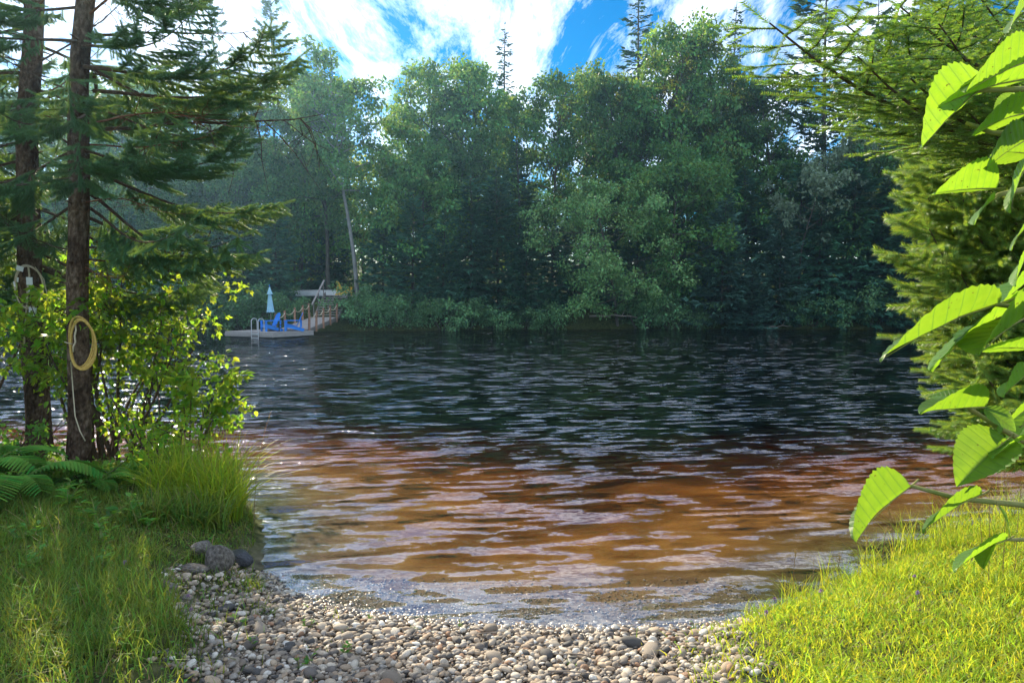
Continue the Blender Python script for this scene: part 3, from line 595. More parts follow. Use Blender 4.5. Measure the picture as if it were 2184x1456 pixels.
for i, (px, Yd, top) in enumerate([(1225, 59, 430), (1290, 60, 400), (1360, 59.5, 440), (1430, 60.5, 410), (1490, 59, 450)]):
    far('spruce_tree', P_spr[i % 3], px, Yd, top, 'shadowy spruce behind the bright overhanging tree', group='shadowy spruces behind the bright tree', protoH=12, wide=1.1)
GH = 'dark hemlocks on the right of the far bank'; LH = 'dark soft hemlock on the far bank beyond the blue green spruces'
for i, (px, Yd, top) in enumerate([(1745, 56.3, 400), (1815, 56.8, 330), (1880, 55.7, 450), (1960, 55.8, 430), (1590, 58.5, 360), (1700, 58.5, 350)]):
    far('hemlock_tree', P_spr[1], px, Yd, top, LH, group=GH, protoH=12, wide=1.15)
# distant back rows
GR = 'trees of the back rows'; LR = 'dim tree in the back rows of the far forest'
for i in range(26):
    far('broadleaf_tree', P_full[i % 2], -500 + i * 122 + rng.random() * 50, 78 + 8 * rng.random(), 345 + 70 * rng.random(), LR, group=GR, protoH=12, wide=1.1)

# shrubs on the far bank
P_shr = [proto(shrub(s, 2.4, 1.6, 12, 46, 46, .15, crad=(.25, .5)), (M_['far_bark'], M_['shrub']), 'shrub') for s in (1, 2, 3)]
GSH = 'leafy shrubs along the far waterline'
for i, (px, Yd, top) in enumerate([(330, 54.6, 600), (395, 54.4, 590), (450, 53.8, 590), (520, 53.4, 600), (580, 53.4, 600), (632, 53.4, 630), (752, 52.2, 600), (790, 52.0, 612), (835, 52.3, 622), (885, 52.8, 640), (945, 53.3, 612), (1000, 53.8, 632), (1060, 54.1, 625), (1120, 54.4, 640), (1180, 54.7, 632),
                                    (1370, 55.0, 600), (1430, 55.1, 625), (1490, 55.2, 640), (1700, 55.2, 640), (1735, 55.2, 612), (1800, 55.1, 610), (1862, 55, 600), (1930, 55, 620), (2010, 55, 610)]):
    x = (px - 1092) / FPX * Yd; zg = tz(x, Yd) - .03; H = CAM_H + (638 - top) / FPX * Yd - zg; s = max(.6, H / 2.4)
    lab, gr = 'leafy green shrub hanging over the far waterline', GSH
    if px == 752: lab, gr = 'leafy shrub crowding the right side of the dock stairs', None
    place_tree('shrub', P_shr[i % 3], lab, 'shrub', (x, Yd, zg), s, rng.random() * 6.28, gr, s * 1.05, ('stems', 'foliage'))

# fallen wood at the far waterline
def log(name, p0, p1, r, label, seed):
    rs = np.random.RandomState(seed); p0 = np.array(p0); p1 = np.array(p1); t = np.linspace(0, 1, 7)[:, None]
    P = p0 + (p1 - p0) * t + rs.normal(size=(7, 3)) * .04
    o = thing(name, label, 'log', tuple(p0)); mb = MB(); mb.tube(P - p0, np.linspace(r, r * .5, 7), 7); mb.obj('stem', M_['driftwood'], o, True)
    mb = MB(); q = P[4] - p0; mb.tube([q, q + np.array([.1, -.1, .25]), q + np.array([.25, -.15, .5])], [r * .4, r * .3, r * .15], 5); mb.obj('branch_stub', M_['driftwood'], o, True)
log('fallen_log', at(1625, 697, 54.6), at(1690, 694, 54.9), .07, 'pale driftwood log lying at the far waterline below the blue green spruces', 1)
log('fallen_log', at(1258, 672, 54.6), at(1360, 676, 54.3), .09, 'grey fallen log propped behind the leaning trunk of the bright tree', 2)

# ------------------------------------------------------------------ dock
u1 = Vector((-.88, .475, 0)).normalized(); u2 = Vector((.475, .88, 0)).normalized()
Nc = Vector((-13.25, 40.95, 0)); DW, DL, DZ = 3.75, 3.1, .36
dock = thing('floating_dock', 'low grey wooden floating dock with rotated square deck on the far side', 'dock', Nc)
dock.matrix_world = Matrix(((u1.x, u2.x, 0, Nc.x), (u1.y, u2.y, 0, Nc.y), (0, 0, 1, 0), (0, 0, 0, 1)))
# note: local x runs along u1 (left), local y along u2 (back)
npl = 22; pw = DL / npl; mb = MB(); mb.box((0, .006, 0), (DW, pw - .006, .035)); pme = mb.mesh('plank', M_['dock_wood'])
for i in range(npl): link('plank', pme, dock, (0, i * pw, DZ - .035))
for a_, b_ in (((-.03, -.04, .08), (DW + .03, 0, DZ - .005)), ((-.03, DL, .08), (DW + .03, DL + .04, DZ - .005)), ((-.04, .002, .085), (-.002, DL - .002, DZ - .01)), ((DW + .002, .002, .085), (DW + .04, DL - .002, DZ - .01))):
    mb = MB(); mb.box(a_, b_); mb.obj('fascia', M_['dock_wood'], dock)
mb = MB(); mb.box((-.05, -.065, .15), (DW + .05, -.043, .20)); mb.obj('rub_rail', M_['dock_wood'], dock)
for i in range(2):
    mb = MB(); mb.box((.15 + i * 1.9, .15, -.25), (1.65 + i * 1.9, DL - .15, .30)); mb.obj('float', M_['black_plastic'], dock)
def dk(x, y, z=DZ): return Nc + u1 * x + u2 * y + Vector((0, 0, z))

# swim ladder on the near face
ld = thing('swim_ladder', 'aluminium swim ladder with hooped rails on the dock edge', 'ladder', dk(1.28, -.11, 0)); ld.rotation_euler = (0, 0, math.atan2(u1.y, u1.x))
for sx in (-.27, .27):
    P = [(sx, 0, -.35)] + [(sx, 0, z) for z in np.linspace(-.1, .95, 6)] + [(sx, .21 - .21 * math.cos(t), .95 + .17 * math.sin(t)) for t in np.linspace(.3, math.pi, 7)] + [(sx, .42, z) for z in (.8, .6, DZ)]
    mb = MB(); mb.tube(P, .022, 6); mb.obj('rail', M_['metal'], ld, True)
for z in (-.2, .02, .24): mb = MB(); mb.tube([(-.27, 0, z), (.27, 0, z)], .03, 6); mb.obj('rung', M_['metal'], ld, True)
# flip ladder so it faces the water side (u1 is to the left, local +y points back over the dock)
ld.scale = (1, -1, 1) if (Matrix.Rotation(math.atan2(u1.y, u1.x), 3, 'Z') @ Vector((0, 1, 0))).dot(u2) < 0 else (1, 1, 1)

# adirondack chair: local +x is the direction it faces
def adirondack(name, label, loc, rz, paint, group=None, s=1.0):
    c = thing(name, label, 'chair', loc, rz, group, (s, s, s))
    def tilt(origin, ang): return Matrix.Translation(origin) @ Matrix.Rotation(ang, 4, 'Y')
    for k in range(5):
        mb = MB(); yy = -.25 + k * .1; h = .78 - .035 * abs(k - 2) ** 1.6
        mb.box((-.012, yy - .046 + .006 * (k - 2) * 0, 0), (.012, yy + .046, h), 0, tilt((-.18, 0, .26), -R(24))); mb.obj('back_slat', paint, c)
    mb = MB(); mb.box((-.04, -.28, .38), (-.013, .28, .46), 0, tilt((-.18, 0, .26), -R(24))); mb.obj('back_brace', paint, c)
    for k in range(6):
        mb = MB(); xx = -.16 + k * .095; mb.box((-.043, -.27, -.011), (.043, .27, .011), 0, tilt((xx, 0, .27 + k * .017), -R(10))); mb.obj('seat_slat', paint, c)
    for sy in (-1, 1):
        mb = MB(); mb.box((.33, sy * .29 - .02, 0), (.43, sy * .29 + .02, .54)); mb.obj('front_leg', paint, c)
        mb = MB(); mb.box((-.62, -.018, -.07), (.36, .018, .07), 0, Matrix.Translation((.06, sy * .245, .20)) @ Matrix.Rotation(-R(15), 4, 'Y')); mb.obj('side_rail', paint, c)
        mb = MB(); mb.box((-.42, sy * .34 - .07, .54), (.47, sy * .34 + .07, .565)); mb.obj('armrest', paint, c)
        mb = MB(); mb.box((-.42, sy * .30 - .02, .18), (-.36, sy * .30 + .02, .54)); mb.obj('arm_support', paint, c)
    mb = MB(); mb.box((.405, -.27, .20), (.428, .27, .34)); mb.obj('apron', paint, c)
    return c
adirondack('adirondack_chair', 'blue slatted garden chair beside the closed parasol on the dock', dk(1.25, 1.05), R(222), M_['blue_paint'], s=1.1)
adirondack('adirondack_chair', 'blue slatted garden chair nearer the rope railed ramp on the dock', dk(.45, 2.0), R(192), M_['blue_paint'], s=1.1)
st = thing('side_table', 'small black round side table between the two blue chairs', 'table', dk(.55, 1.0))
mb = MB(); mb.tube([(0, 0, .36), (0, 0, .39)], .20, 14); mb.obj('table_top', M_['black_plastic'], st)
mb = MB(); mb.tube([(0, 0, .02), (0, 0, .36)], .03, 8); mb.obj('pedestal', M_['black_plastic'], st)
mb = MB(); mb.tube([(0, 0, 0), (0, 0, .02)], .14, 12); mb.obj('foot', M_['black_plastic'], st)
# closed parasol
um = thing('parasol', 'closed pale blue parasol standing on the dock', 'parasol', dk(1.75, 1.55)); um.rotation_euler = (R(1), R(-1), 0)
def folded(z0, z1, r0, r1, n=40, lobes=8, amp=.25):
    mb = MB(); rows = 8; V = []
    for j in range(rows):
        t = j / (rows - 1); z = z0 + (z1 - z0) * t; r = r0 + (r1 - r0) * t ** .9
        for i in range(n):
            a = i * 2 * math.pi / n; q = r * (1 - amp + amp * abs(math.cos(a * lobes / 2)))
            V.append((q * math.cos(a), q * math.sin(a), z - .05 * (1 - t) * abs(math.cos(a * lobes / 2))))
    F = [(j * n + i, j * n + (i + 1) % n, (j + 1) * n + (i + 1) % n, (j + 1) * n + i) for j in range(rows - 1) for i in range(n)]
    mb.add(V, F); return mb
cnp = folded(1.12, 2.42, .235, .06).obj('canopy', M_['canvas'], um)
folded(2.16, 2.55, .185, .03).obj('vent_cap', M_['canvas'], cnp)
mb = MB(); mb.tube([(0, 0, 0), (0, 0, 2.6)], .022, 8); pol = mb.obj('pole', M_['grey_wood'], um)
mb = MB(); mb.tube([(0, 0, 2.6), (0, 0, 2.63), (0, 0, 2.68)], [.035, .035, .008], 8); mb.obj('finial', M_['blue_paint'], pol)
mb = MB(); mb.tube([(0, 0, 0), (0, 0, .05), (0, 0, .09)], [.26, .25, .06], 14); mb.obj('base', M_['black_plastic'], um)

# ramp with rope railings
rx0, rx1, ry0, ry1, rz0, rz1 = -13.75, -12.05, 43.35, 50.7, .42, .98
gw = thing('boarding_ramp', 'sloping plank ramp with brown posts joining the dock to the stairs', 'ramp', ((rx0 + rx1) / 2, ry0, 0))
def rzat(y): return rz0 + (rz1 - rz0) * (y - ry0) / (ry1 - ry0)
sl = math.atan2(rz1 - rz0, ry1 - ry0); npk = 48; pk = math.hypot(rz1 - rz0, ry1 - ry0) / npk; wx = (rx1 - rx0) / 2
mb = MB(); mb.box((-wx, .005, -.035), (wx, pk - .006, 0)); pme = mb.mesh('plank', M_['dock_wood'])
for i in range(npk):
    y = ry0 + (ry1 - ry0) * i / npk; o = link('plank', pme, gw, (0, y - ry0, rzat(y))); o.rotation_euler = (sl, 0, 0)
for sx in (-1, 1):
    mb = MB(); mb.box((sx * wx - .03, 0, -.26), (sx * wx + .03, pk * npk, -.04)); o = mb.obj('stringer', M_['grey_wood'], gw); o.location = (sx * .04, 0, rz0); o.rotation_euler = (sl, 0, 0)
def sag(p, q, d, n=10):
    p = np.array(p); q = np.array(q); t = np.linspace(0, 1, n)[:, None]; P = p + (q - p) * t; P[:, 2] -= (4 * t * (1 - t) * d)[:, 0]; return P
mb = MB(); mb.tube([(0, 0, -.32), (0, 0, .90), (0, 0, .95)], [.072, .068, .055], 9); post_me = mb.mesh('post', M_['post_wood'], True)
for sx, yy in ((1, (42.75 + .75, 45.1, 46.8, 48.6, 50.4)), (-1, (43.45, 45.2, 47.2, 49.0, 50.55))):
    tops = []
    for y in yy:
        o = link('post', post_me, gw, (sx * (wx + .11), y - ry0, rzat(y))); o.rotation_euler = (0, R(rng.uniform(-2, 2)), 0); tops.append((sx * (wx + .11), y - ry0, rzat(y) + .82))
    for p, q in zip(tops[:-1], tops[1:]): mb = MB(); mb.tube(sag(p, q, .22), .025, 6); mb.obj('rope', M_['rope'], gw, True)

# stairs up the bank
sy0, sy1, sz0, sz1 = 50.75, 53.7, .98, 2.5
stx = thing('stairs', 'grey timber stairs climbing the bank from the ramp', 'stairs', (-12.75, sy0, 0))
nst = 9
for i in range(nst):
    mb = MB(); y = (sy1 - sy0) * i / (nst - 1); z = sz0 + (sz1 - sz0) * (i + .4) / nst + .1
    mb.box((-.8, y - .02, z - .045), (.8, y + .30, z)); mb.obj('tread', M_['dock_wood'], stx)
for sx in (-1, 1):
    mb = MB(); a_ = math.atan2(sz1 - sz0, sy1 - sy0); Lg = math.hypot(sz1 - sz0, sy1 - sy0)
    mb.box((-.025, -.1, -.16), (.025, Lg + .3, .10)); o = mb.obj('stringer', M_['grey_wood'], stx); o.location = (sx * .84, 0, sz0); o.rotation_euler = (a_, 0, 0)
for y, z in ((.2, 1.1), (1.5, 1.8), (2.9, 2.45)):
    mb = MB(); mb.box((-.93, y - .045, z - .9), (-.84 - .03, y + .045, z + .92)); mb.obj('post', M_['grey_wood'], stx)
mb = MB(); mb.box((-.05, -.2, 0), (.05, 3.55, .07)); o = mb.obj('handrail', M_['dock_wood'], stx); o.location = (-.9, 0, 1.9); o.rotation_euler = (math.atan2(2.5 - 1.1, 2.7), 0, 0)
# landing at the top
ldg = thing('landing_deck', 'small plank landing at the head of the stairs under the yellow chair', 'deck', (-12.4, 54.05, 2.42))
for i in range(12): mb = MB(); mb.box((-1.1, i * .14, 0), (1.6, i * .14 + .13, .04)); mb.obj('plank', M_['dock_wood'], ldg)
for sx in (-1.0, 1.5):
    for y in (.1, 1.5): mb = MB(); mb.box((sx - .05, y - .05, -1.1), (sx + .05, y + .05, -.005)); mb.obj('support_post', M_['grey_wood'], ldg)
adirondack('adirondack_chair', 'yellow slatted garden chair on the landing above the stairs', (-12.35, 54.6, 2.465), R(-12), M_['yellow_paint'], s=1.1)
# upturned white boat on the bank
bt = thing('upturned_boat', 'long white upturned boat lying on the bank behind the shrubs by the stairs', 'boat', (-15.6, 59.5, tz(-15.6, 59.5) + .28)); bt.rotation_euler = (0, 0, R(4))
mb = MB(); V = []; n = 12; m_ = 9
for i in range(n + 1):
    t = i / n * 2 - 1; hw = .48 * (1 - abs(t) ** 2.6) + .015; hh = .42 * (1 - .35 * abs(t) ** 3)
    for j in range(m_):
        a_ = math.pi * j / (m_ - 1); V.append((t * 2.3, hw * math.cos(a_), hh * math.sin(a_) ** .8 - (.12 * abs(t) ** 3) * (j in (0, m_ - 1))))
F = [(i * m_ + j, i * m_ + j + 1, (i + 1) * m_ + j + 1, (i + 1) * m_ + j) for i in range(n) for j in range(m_ - 1)]
mb.add(V, F); mb.obj('hull', M_['white_hull'], bt, True)
mb = MB(); mb.tube([(-2.3, 0, .30), (-1.2, 0, .43), (0, 0, .44), (1.2, 0, .43), (2.3, 0, .30)], .025, 6); mb.obj('keel', M_['white_hull'], bt, True)
for y in (-.49, .49): mb = MB(); mb.tube([(x, math.copysign(.48 * (1 - abs(x / 2.3) ** 2.6) + .02, y), -.0) for x in np.linspace(-2.2, 2.2, 9)], .022, 5); mb.obj('gunwale', M_['white_hull'], bt, True)

# ------------------------------------------------------------------ detailed near conifers
def needle_shoot(ns, around, nl, nw, fwd, flat=1.0):
    V, F = [], []
    for i in range(ns):
        t = (i + .5) / ns; 
        for k in range(around):
            a = 2 * math.pi * (k + .37 * i) / around; c, s = math.cos(a), math.sin(a) * flat
            b = len(V); x = t
            # y,z in metres, x in shoot lengths (about .12 m)
            l = nl * (1 if t < .8 else 1.05)
            V += [(x, -s * nw, c * nw * .0 + 0), (x, s * nw, 0), (x + fwd, c * l, s * l)]
            V[-3] = (x - .02, c * .002 - s * nw, s * .002 + c * nw); V[-2] = (x + .02, c * .002 + s * nw, s * .002 - c * nw)
            F.append((b, b + 1, b + 2))
    return np.array(V), F
SHOOT = needle_shoot(13, 6, .026, .0030, .17)
FIRSHOOT = needle_shoot(14, 4, .024, .0019, .07, .35)

def bough(seed, L_, kind='spruce', width=.36, t0=.16, droop=.35, tip=.30, hang=.3, sec=.056, ter=.062, shoot=.14, bare=.12):
    rs = np.random.RandomState(seed); mb = MB(); O, D, S, U = [], [], [], []
    def ax(t): return np.array([L_ * t, L_ * .05 * math.sin(3 * t + seed), L_ * (-droop * t ** 1.6 * (1 - t) * 1.5 + tip * .35 * t ** 3 - droop * .25 * t)])
    tt = np.linspace(0, 1, 12); P = np.array([ax(t) for t in tt]); mb.tube(P, np.linspace(.006 + .009 * L_, .003, 12), 5)
    t = t0; side = 1; A_, B_ = [], []
    while t < 1.0:
        side = -side
        p = ax(t); fw = nrm(ax(min(1, t + .02)) - ax(t - .02)); sd = np.array([-fw[1], fw[0], 0])
        ls = L_ * width * min(1, .35 + (t - t0) / .25) * (1 - t) ** .62 * (.7 + .55 * rs.rand()) + .10
        ang = R(rs.uniform(50, 82)); d = fw * math.cos(ang) + sd * side * math.sin(ang) + np.array([0, 0, -hang * rs.uniform(.1, 1.0)])
        nseg = max(2, int(ls / ter)); q = p.copy(); dd = nrm(d); inner = bare / max(.2, ls) if t < .75 else 0
        for i in range(nseg):
            dd = nrm(dd + np.array([0, 0, .035 + .02 * rs.normal()]) + fw * (.10 if i < nseg * .6 else .03) + rs.normal(size=3) * .05); q2 = q + dd * ls / nseg
            A_.append(q); B_.append(q2)
            f = i / nseg
            if f >= inner * rs.uniform(.5, 1.3):
                for sg in (-1, 1):
                    if rs.rand() < .88:
                        s2 = np.cross(dd, [0, 0, 1]); s2 = nrm(s2)
                        e = dd * .72 + s2 * sg * .68 + np.array([0, 0, -.22 * hang - .1 * rs.rand() + rs.normal() * .12])
                        O.append(q2); D.append(e); S.append(shoot * (.65 + .6 * rs.rand()) * (1 - .35 * f)); U.append(np.array([0, 0, 1.]) + rs.normal(size=3) * .15)
                O.append(q); D.append(dd + rs.normal(size=3) * .05); S.append(ls / nseg * 1.15); U.append(np.array([0, 0, 1.]) + rs.normal(size=3) * .15)
            q = q2
        O.append(q); D.append(dd); S.append(shoot * 1.05); U.append(np.array([0, 0, 1.]))
        if rs.rand() < hang:       # hanging twigs under the bough
            O.append(p); D.append(np.array([rs.normal() * .4, rs.normal() * .4, -1])); S.append(shoot * 1.2); U.append(np.array([1., 0, 0]))
        t += sec / L_ * (.8 + .4 * rs.rand())
    O.append(P[-1]); D.append(P[-1] - P[-2]); S.append(shoot * 1.3); U.append(np.array([0, 0, 1.]))
    mb.sticks(A_, B_, .0035, .0025, 3)
    tv, tf = SHOOT if kind == 'spruce' else FIRSHOOT
    mb.inst(tv, tf, np.array(O), mats_of(np.array(D), np.array(U), np.array(S), 1, 1), 1)
    return mb
BS = [bough(200 + i, l, 'spruce', w_, droop=d, tip=tp, hang=h).mesh('spruce_bough', [M_['twig'], M_['near_spruce']]) for i, (l, w_, d, tp, h) in enumerate([(2.3, .38, .26, .50, .6), (2.0, .44, .40, .60, .9), (2.5, .34, .20, .45, .7), (1.6, .46, .45, .6, 1.0)])]
BL = (2.3, 2.0, 2.5, 1.6)
BR = [bough(300 + i, l, 'spruce', w_, droop=d, tip=tp, hang=.8, sec=.062, ter=.060, shoot=.125).mesh('spruce_bough', [M_['twig'], M_['right_spruce']]) for i, (l, w_, d, tp) in enumerate([(2.2, .36, .3, .55), (2.0, .38, .4, .6)])]
BF = [bough(400 + i, l, 'fir', w_, droop=d, tip=tp, hang=.25, sec=.055, ter=.06, shoot=.11, bare=.02).mesh('fir_bough', [M_['twig'], M_['fir']]) for i, (l, w_, d, tp) in enumerate([(2.6, .19, .14, .2), (2.2, .21, .2, .2)])]

def dead_branch(seed, L_):
    rs = np.random.RandomState(seed); mb = MB()
    P = curve((0, 0, 0), (1, 0, .12), L_, 7, rs, .10, (0, 0, .1)); mb.tube(P, np.linspace(.013, .003, 8), 5)
    for k in range(14):
        t = .25 + .7 * rs.rand(); p = np.array([np.interp(t, np.linspace(0, 1, 8), P[:, i]) for i in range(3)])
        Q = curve(p, (rs.rand() * .8, rs.normal(), rs.normal() * .6 - .1), L_ * (.12 + .3 * rs.rand()), 4, rs, .22); mb.tube(Q, np.linspace(.005, .0018, 5), 3, cap=False)
        for j in range(2):
            q = Q[rs.randint(1, 4)]; W = curve(q, rs.normal(size=3), .15 * L_ * rs.rand() + .05, 2, rs, .2); mb.tube(W, [.003, .002, .0015], 3, cap=False)
    return mb.mesh('dead_branch', [M_['red_twig' if seed % 2 else 'twig']])
DB = [dead_branch(s, 1.5) for s in (501, 502, 503, 504)]

def put_bough(tree, me, name, z, az, L_, baseL, pitch, axis_r, roll=0, sx=None):
    s = L_ / baseL; a = R(az)
    o = link(name, me, tree)
    o.matrix_local = Matrix.Translation((math.cos(a) * axis_r, math.sin(a) * axis_r, z)) @ Matrix.Rotation(a, 4, 'Z') @ Matrix.Rotation(-R(pitch), 4, 'Y') @ Matrix.Rotation(R(roll), 4, 'X') @ Matrix.Diagonal((s, s * (sx or 1), s, 1))
    return o
def trunk_mesh(H, r0, r1, seed, flare=1.5):
    rs = np.random.RandomState(seed); mb = MB(); n = 16; zs = np.concatenate([[-.35, -.05, .1, .25], np.linspace(.5, H, 26)]); V = []
    for i, z in enumerate(zs):
        r = r0 + (r1 - r0) * max(0, z) / H; r *= 1 + (flare - 1) * math.exp(-max(0, z + .05) / .18)
        cx, cy_ = .035 * math.sin(z * .9 + seed) + .012 * math.sin(z * 2.7), .03 * math.cos(z * 1.1)
        for k in range(n):
            a = k * 2 * math.pi / n; q = r * (1 + .05 * math.sin(3 * a + z * 2 + seed) + .03 * rs.normal()); V.append((cx + q * math.cos(a), cy_ + q * math.sin(a), z))
    F = [(i * n + k, i * n + (k + 1) % n, (i + 1) * n + (k + 1) % n, (i + 1) * n + k) for i in range(len(zs) - 1) for k in range(n)]
    mb.add(V, F)
    for k in range(40):   # branch stubs
        z = .6 + rs.rand() * (H - 1); a = rs.rand() * 6.28; r = (r0 + (r1 - r0) * z / H) * .9; L_ = .03 + .10 * rs.rand()
        p = np.array([math.cos(a) * r, math.sin(a) * r, z]); mb.sticks([p], [p + np.array([math.cos(a) * L_, math.sin(a) * L_, .02 * rs.normal()])], .013, .006, 5)
    return mb

# nearer spruce (with the coiled rope)
T2 = (-4.63, 7.7); t2 = thing('spruce_tree', 'slender spruce on the left bank with a coiled golden rope on its trunk', 'tree', (T2[0], T2[1], tz(*T2) - .03))
z2 = t2.location.z
trunk_mesh(8.5, .112, .07, 1, 1.3).obj('trunk', M_['bark'], t2, True); t2.rotation_euler = (0, R(3.6), 0)
def zpx(py, Y_): return at(1092, py, Y_).z
rs = np.random.RandomState(9)
# (height m above water, azimuth deg (0 = right, 90 = away), length, pitch deg, prototype, roll)
for (z, az, l, pt, pi, ro) in [(4.55, -8, 2.35, 6, 0, 0), (4.35, 14, 2.5, 10, 2, 8), (4.75, -30, 1.9, 4, 0, -6), (4.2, 30, 1.8, 2, 1, 0), (4.6, 60, 1.8, 4, 3, 0), (4.15, -62, 1.5, -4, 3, 0),
                               (3.62, -6, 2.0, 6, 0, 0), (3.55, 12, 2.3, -12, 2, -4), (3.72, -34, 1.7, 4, 1, 0), (3.5, -58, 1.3, 2, 3, 0), (3.3, 5, 1.9, -18, 3, 0),
                               (3.05, 6, 2.1, -14, 2, 0), (3.15, -16, 1.6, -10, 3, 0), (2.9, 70, 1.5, -8, 3, 0),
                               (5.3, 10, 1.4, 8, 0, 0), (5.5, -25, 1.3, 6, 1, 0), (5.4, 50, 1.4, 6, 2, 0), (6.1, 0, 1.0, 10, 0, 0), (6.3, 60, 1.5, 10, 1, 0),
                               (4.4, 160, 1.6, -4, 1, 0), (3.7, 175, 1.5, -8, 3, 0), (3.45, 205, 1.4, -6, 0, 0), (4.8, 200, 1.6, 0, 2, 0), (3.2, 150, 1.5, -10, 1, 0), (5.2, 170, 1.6, 4, 0, 0), (4.5, 110, 1.8, 0, 0, 0), (5.6, 230, 1.5, 5, 1, 0), (4.0, 250, 1.0, 0, 3, 0)]:
    put_bough(t2, BS[pi], 'bough', z - z2, az, l * (.84 if abs(az) < 75 else 1), BL[pi], pt, .06, ro)
for (z, az, l, pt) in [(4.0, -10, 1.5, -5), (3.8, 30, 1.3, -8), (3.2, -30, 1.1, -12), (2.75, 5, 1.4, -20), (2.62, 40, 1.2, -15), (2.55, -20, .9, -25), (4.9, 20, 1.9, 8), (5.1, -20, 1.6, 12), (2.7, 170, 1.0, -10), (4.3, 190, 1.3, 0), (3.9, 150, 1.2, 5), (5.6, 0, 2.0, 0), (3.95, 12, 2.6, 4)]:
    put_bough(t2, DB[rs.randint(4)], 'dead_branch', z - z2, az, l, 1.5, pt, .05)
# farther spruce
T1 = (-5.83, 8.95); t1 = thing('spruce_tree', 'thicker spruce on the left bank with a wire coil and white tags on its trunk', 'tree', (T1[0], T1[1], tz(*T1) - .03)); z1 = t1.location.z
trunk_mesh(9.5, .138, .085, 2, 1.35).obj('trunk', M_['bark'], t1, True); t1.rotation_euler = (0, R(1.4), 0)
for (z, az, l, pt, pi, ro) in [(4.1, 180, 1.8, -4, 0, 0), (3.85, 200, 1.6, -6, 1, 0), (4.5, 165, 1.9, 0, 2, 0), (3.7, 150, 1.7, -10, 1, 0), (4.9, 190, 1.8, 2, 0, 0), (5.4, 170, 1.7, 5, 1, 0), (5.9, 200, 1.6, 6, 0, 0), (3.5, 215, 1.3, -8, 3, 0), (3.65, 235, 1.2, -6, 3, 0),
                               (2.55, -6, 2.05, -10, 2, 0), (2.75, 15, 1.9, -12, 1, 0), (2.6, 40, 1.8, -12, 0, 0), (3.3, 60, 1.8, -6, 2, 0), (4.3, 70, 1.8, 0, 1, 0), (5.2, 60, 1.8, 5, 0, 0), (4.7, 20, 1.4, 0, 3, 0), (6.4, 30, 1.6, 8, 1, 0), (6.6, 150, 1.5, 8, 0, 0), (3.2, 170, 1.6, -10, 3, 0), (3.0, 120, 1.6, -12, 1, 0)]:
    put_bough(t1, BS[pi], 'bough', z - z1, az, l, BL[pi], pt, .08, ro)
for (z, az, l, pt) in [(4.6, 0, 1.3, 10), (4.2, -20, 1.2, 5), (5.0, 10, 1.6, 15), (5.3, 170, 1.4, 5), (5.0, 195, 1.3, -5), (4.4, 185, 1.2, 0), (3.0, 20, 1.0, -15), (2.8, -15, .8, -20), (5.6, -20, 1.6, 12), (5.7, 190, 1.5, 10), (3.4, -10, 1.0, -5)]:
    put_bough(t1, DB[rs.randint(4)], 'dead_branch', z - z1, az, l, 1.5, pt, .07)

T0 = (-7.5, 9.3); t0_ = thing('spruce_tree', 'bushy spruce added left of the thicker spruce to shade the left bank', 'tree', (T0[0], T0[1], tz(*T0) - .03)); z0_ = t0_.location.z  # trunk stands out of view; tree added to shade the left grass
trunk_mesh(7.5, .13, .05, 5).obj('trunk', M_['bark'], t0_, True)
for k in range(28): put_bough(t0_, BS[k % 4], 'bough', 2.3 + k * .17, k * 137.5, 1.9 - .025 * k, BL[k % 4], -8 + k * .4, .06)

# coil of golden rope hung on the nearer trunk
cz = zpx(727, 7.55); cx = at(188, 727, 7.55).x
cr_ = thing('coiled_rope', 'golden rope hung in an oval coil on the slender spruce trunk', 'rope', (cx, 7.48, cz))
for k in range(5):
    r2 = np.random.RandomState(600 + k); n = 40; a = np.linspace(0, 2 * np.pi, n, endpoint=False); dx_ = r2.uniform(-.012, .012)
    P = np.stack([.118 * np.cos(a) * (1 + .12 * k / 5) + dx_ + .012 * k, -.055 - .012 * k + .02 * np.cos(2 * a) + .012 * np.sin(a * 2 + k), .245 * np.sin(a) * (1 + .06 * r2.rand()) - .008 * k], 1)
    mb = MB(); mb.tube(P, .0085, 6, closed=True); mb.obj('loop', M_['gold_rope'], cr_, True)
mb = MB(); mb.tube([(-.03, -.09, .17), (-.02, -.1, .12), (-.035, -.1, .06), (-.03, -.1, 0), (-.05, -.1, -.04), (-.06, -.095, -.10)], .009, 6); mb.obj('loose_end', M_['rope'], cr_, True)
mb = MB(); mb.tube([(-.10, -.07, -.20), (-.085, -.075, -.5), (-.07, -.08, -.75), (-.02, -.09, -.9), (.03, -.09, -1.0)], .006, 6); mb.obj('hanging_tail', M_['rope'], cr_, True)
mb = MB(); mb.tube([(-.14, -.10, .0), (-.10, -.115, -.01), (-.06, -.10, -.02)], .005, 5); mb.obj('tie', M_['rope'], cr_, True)
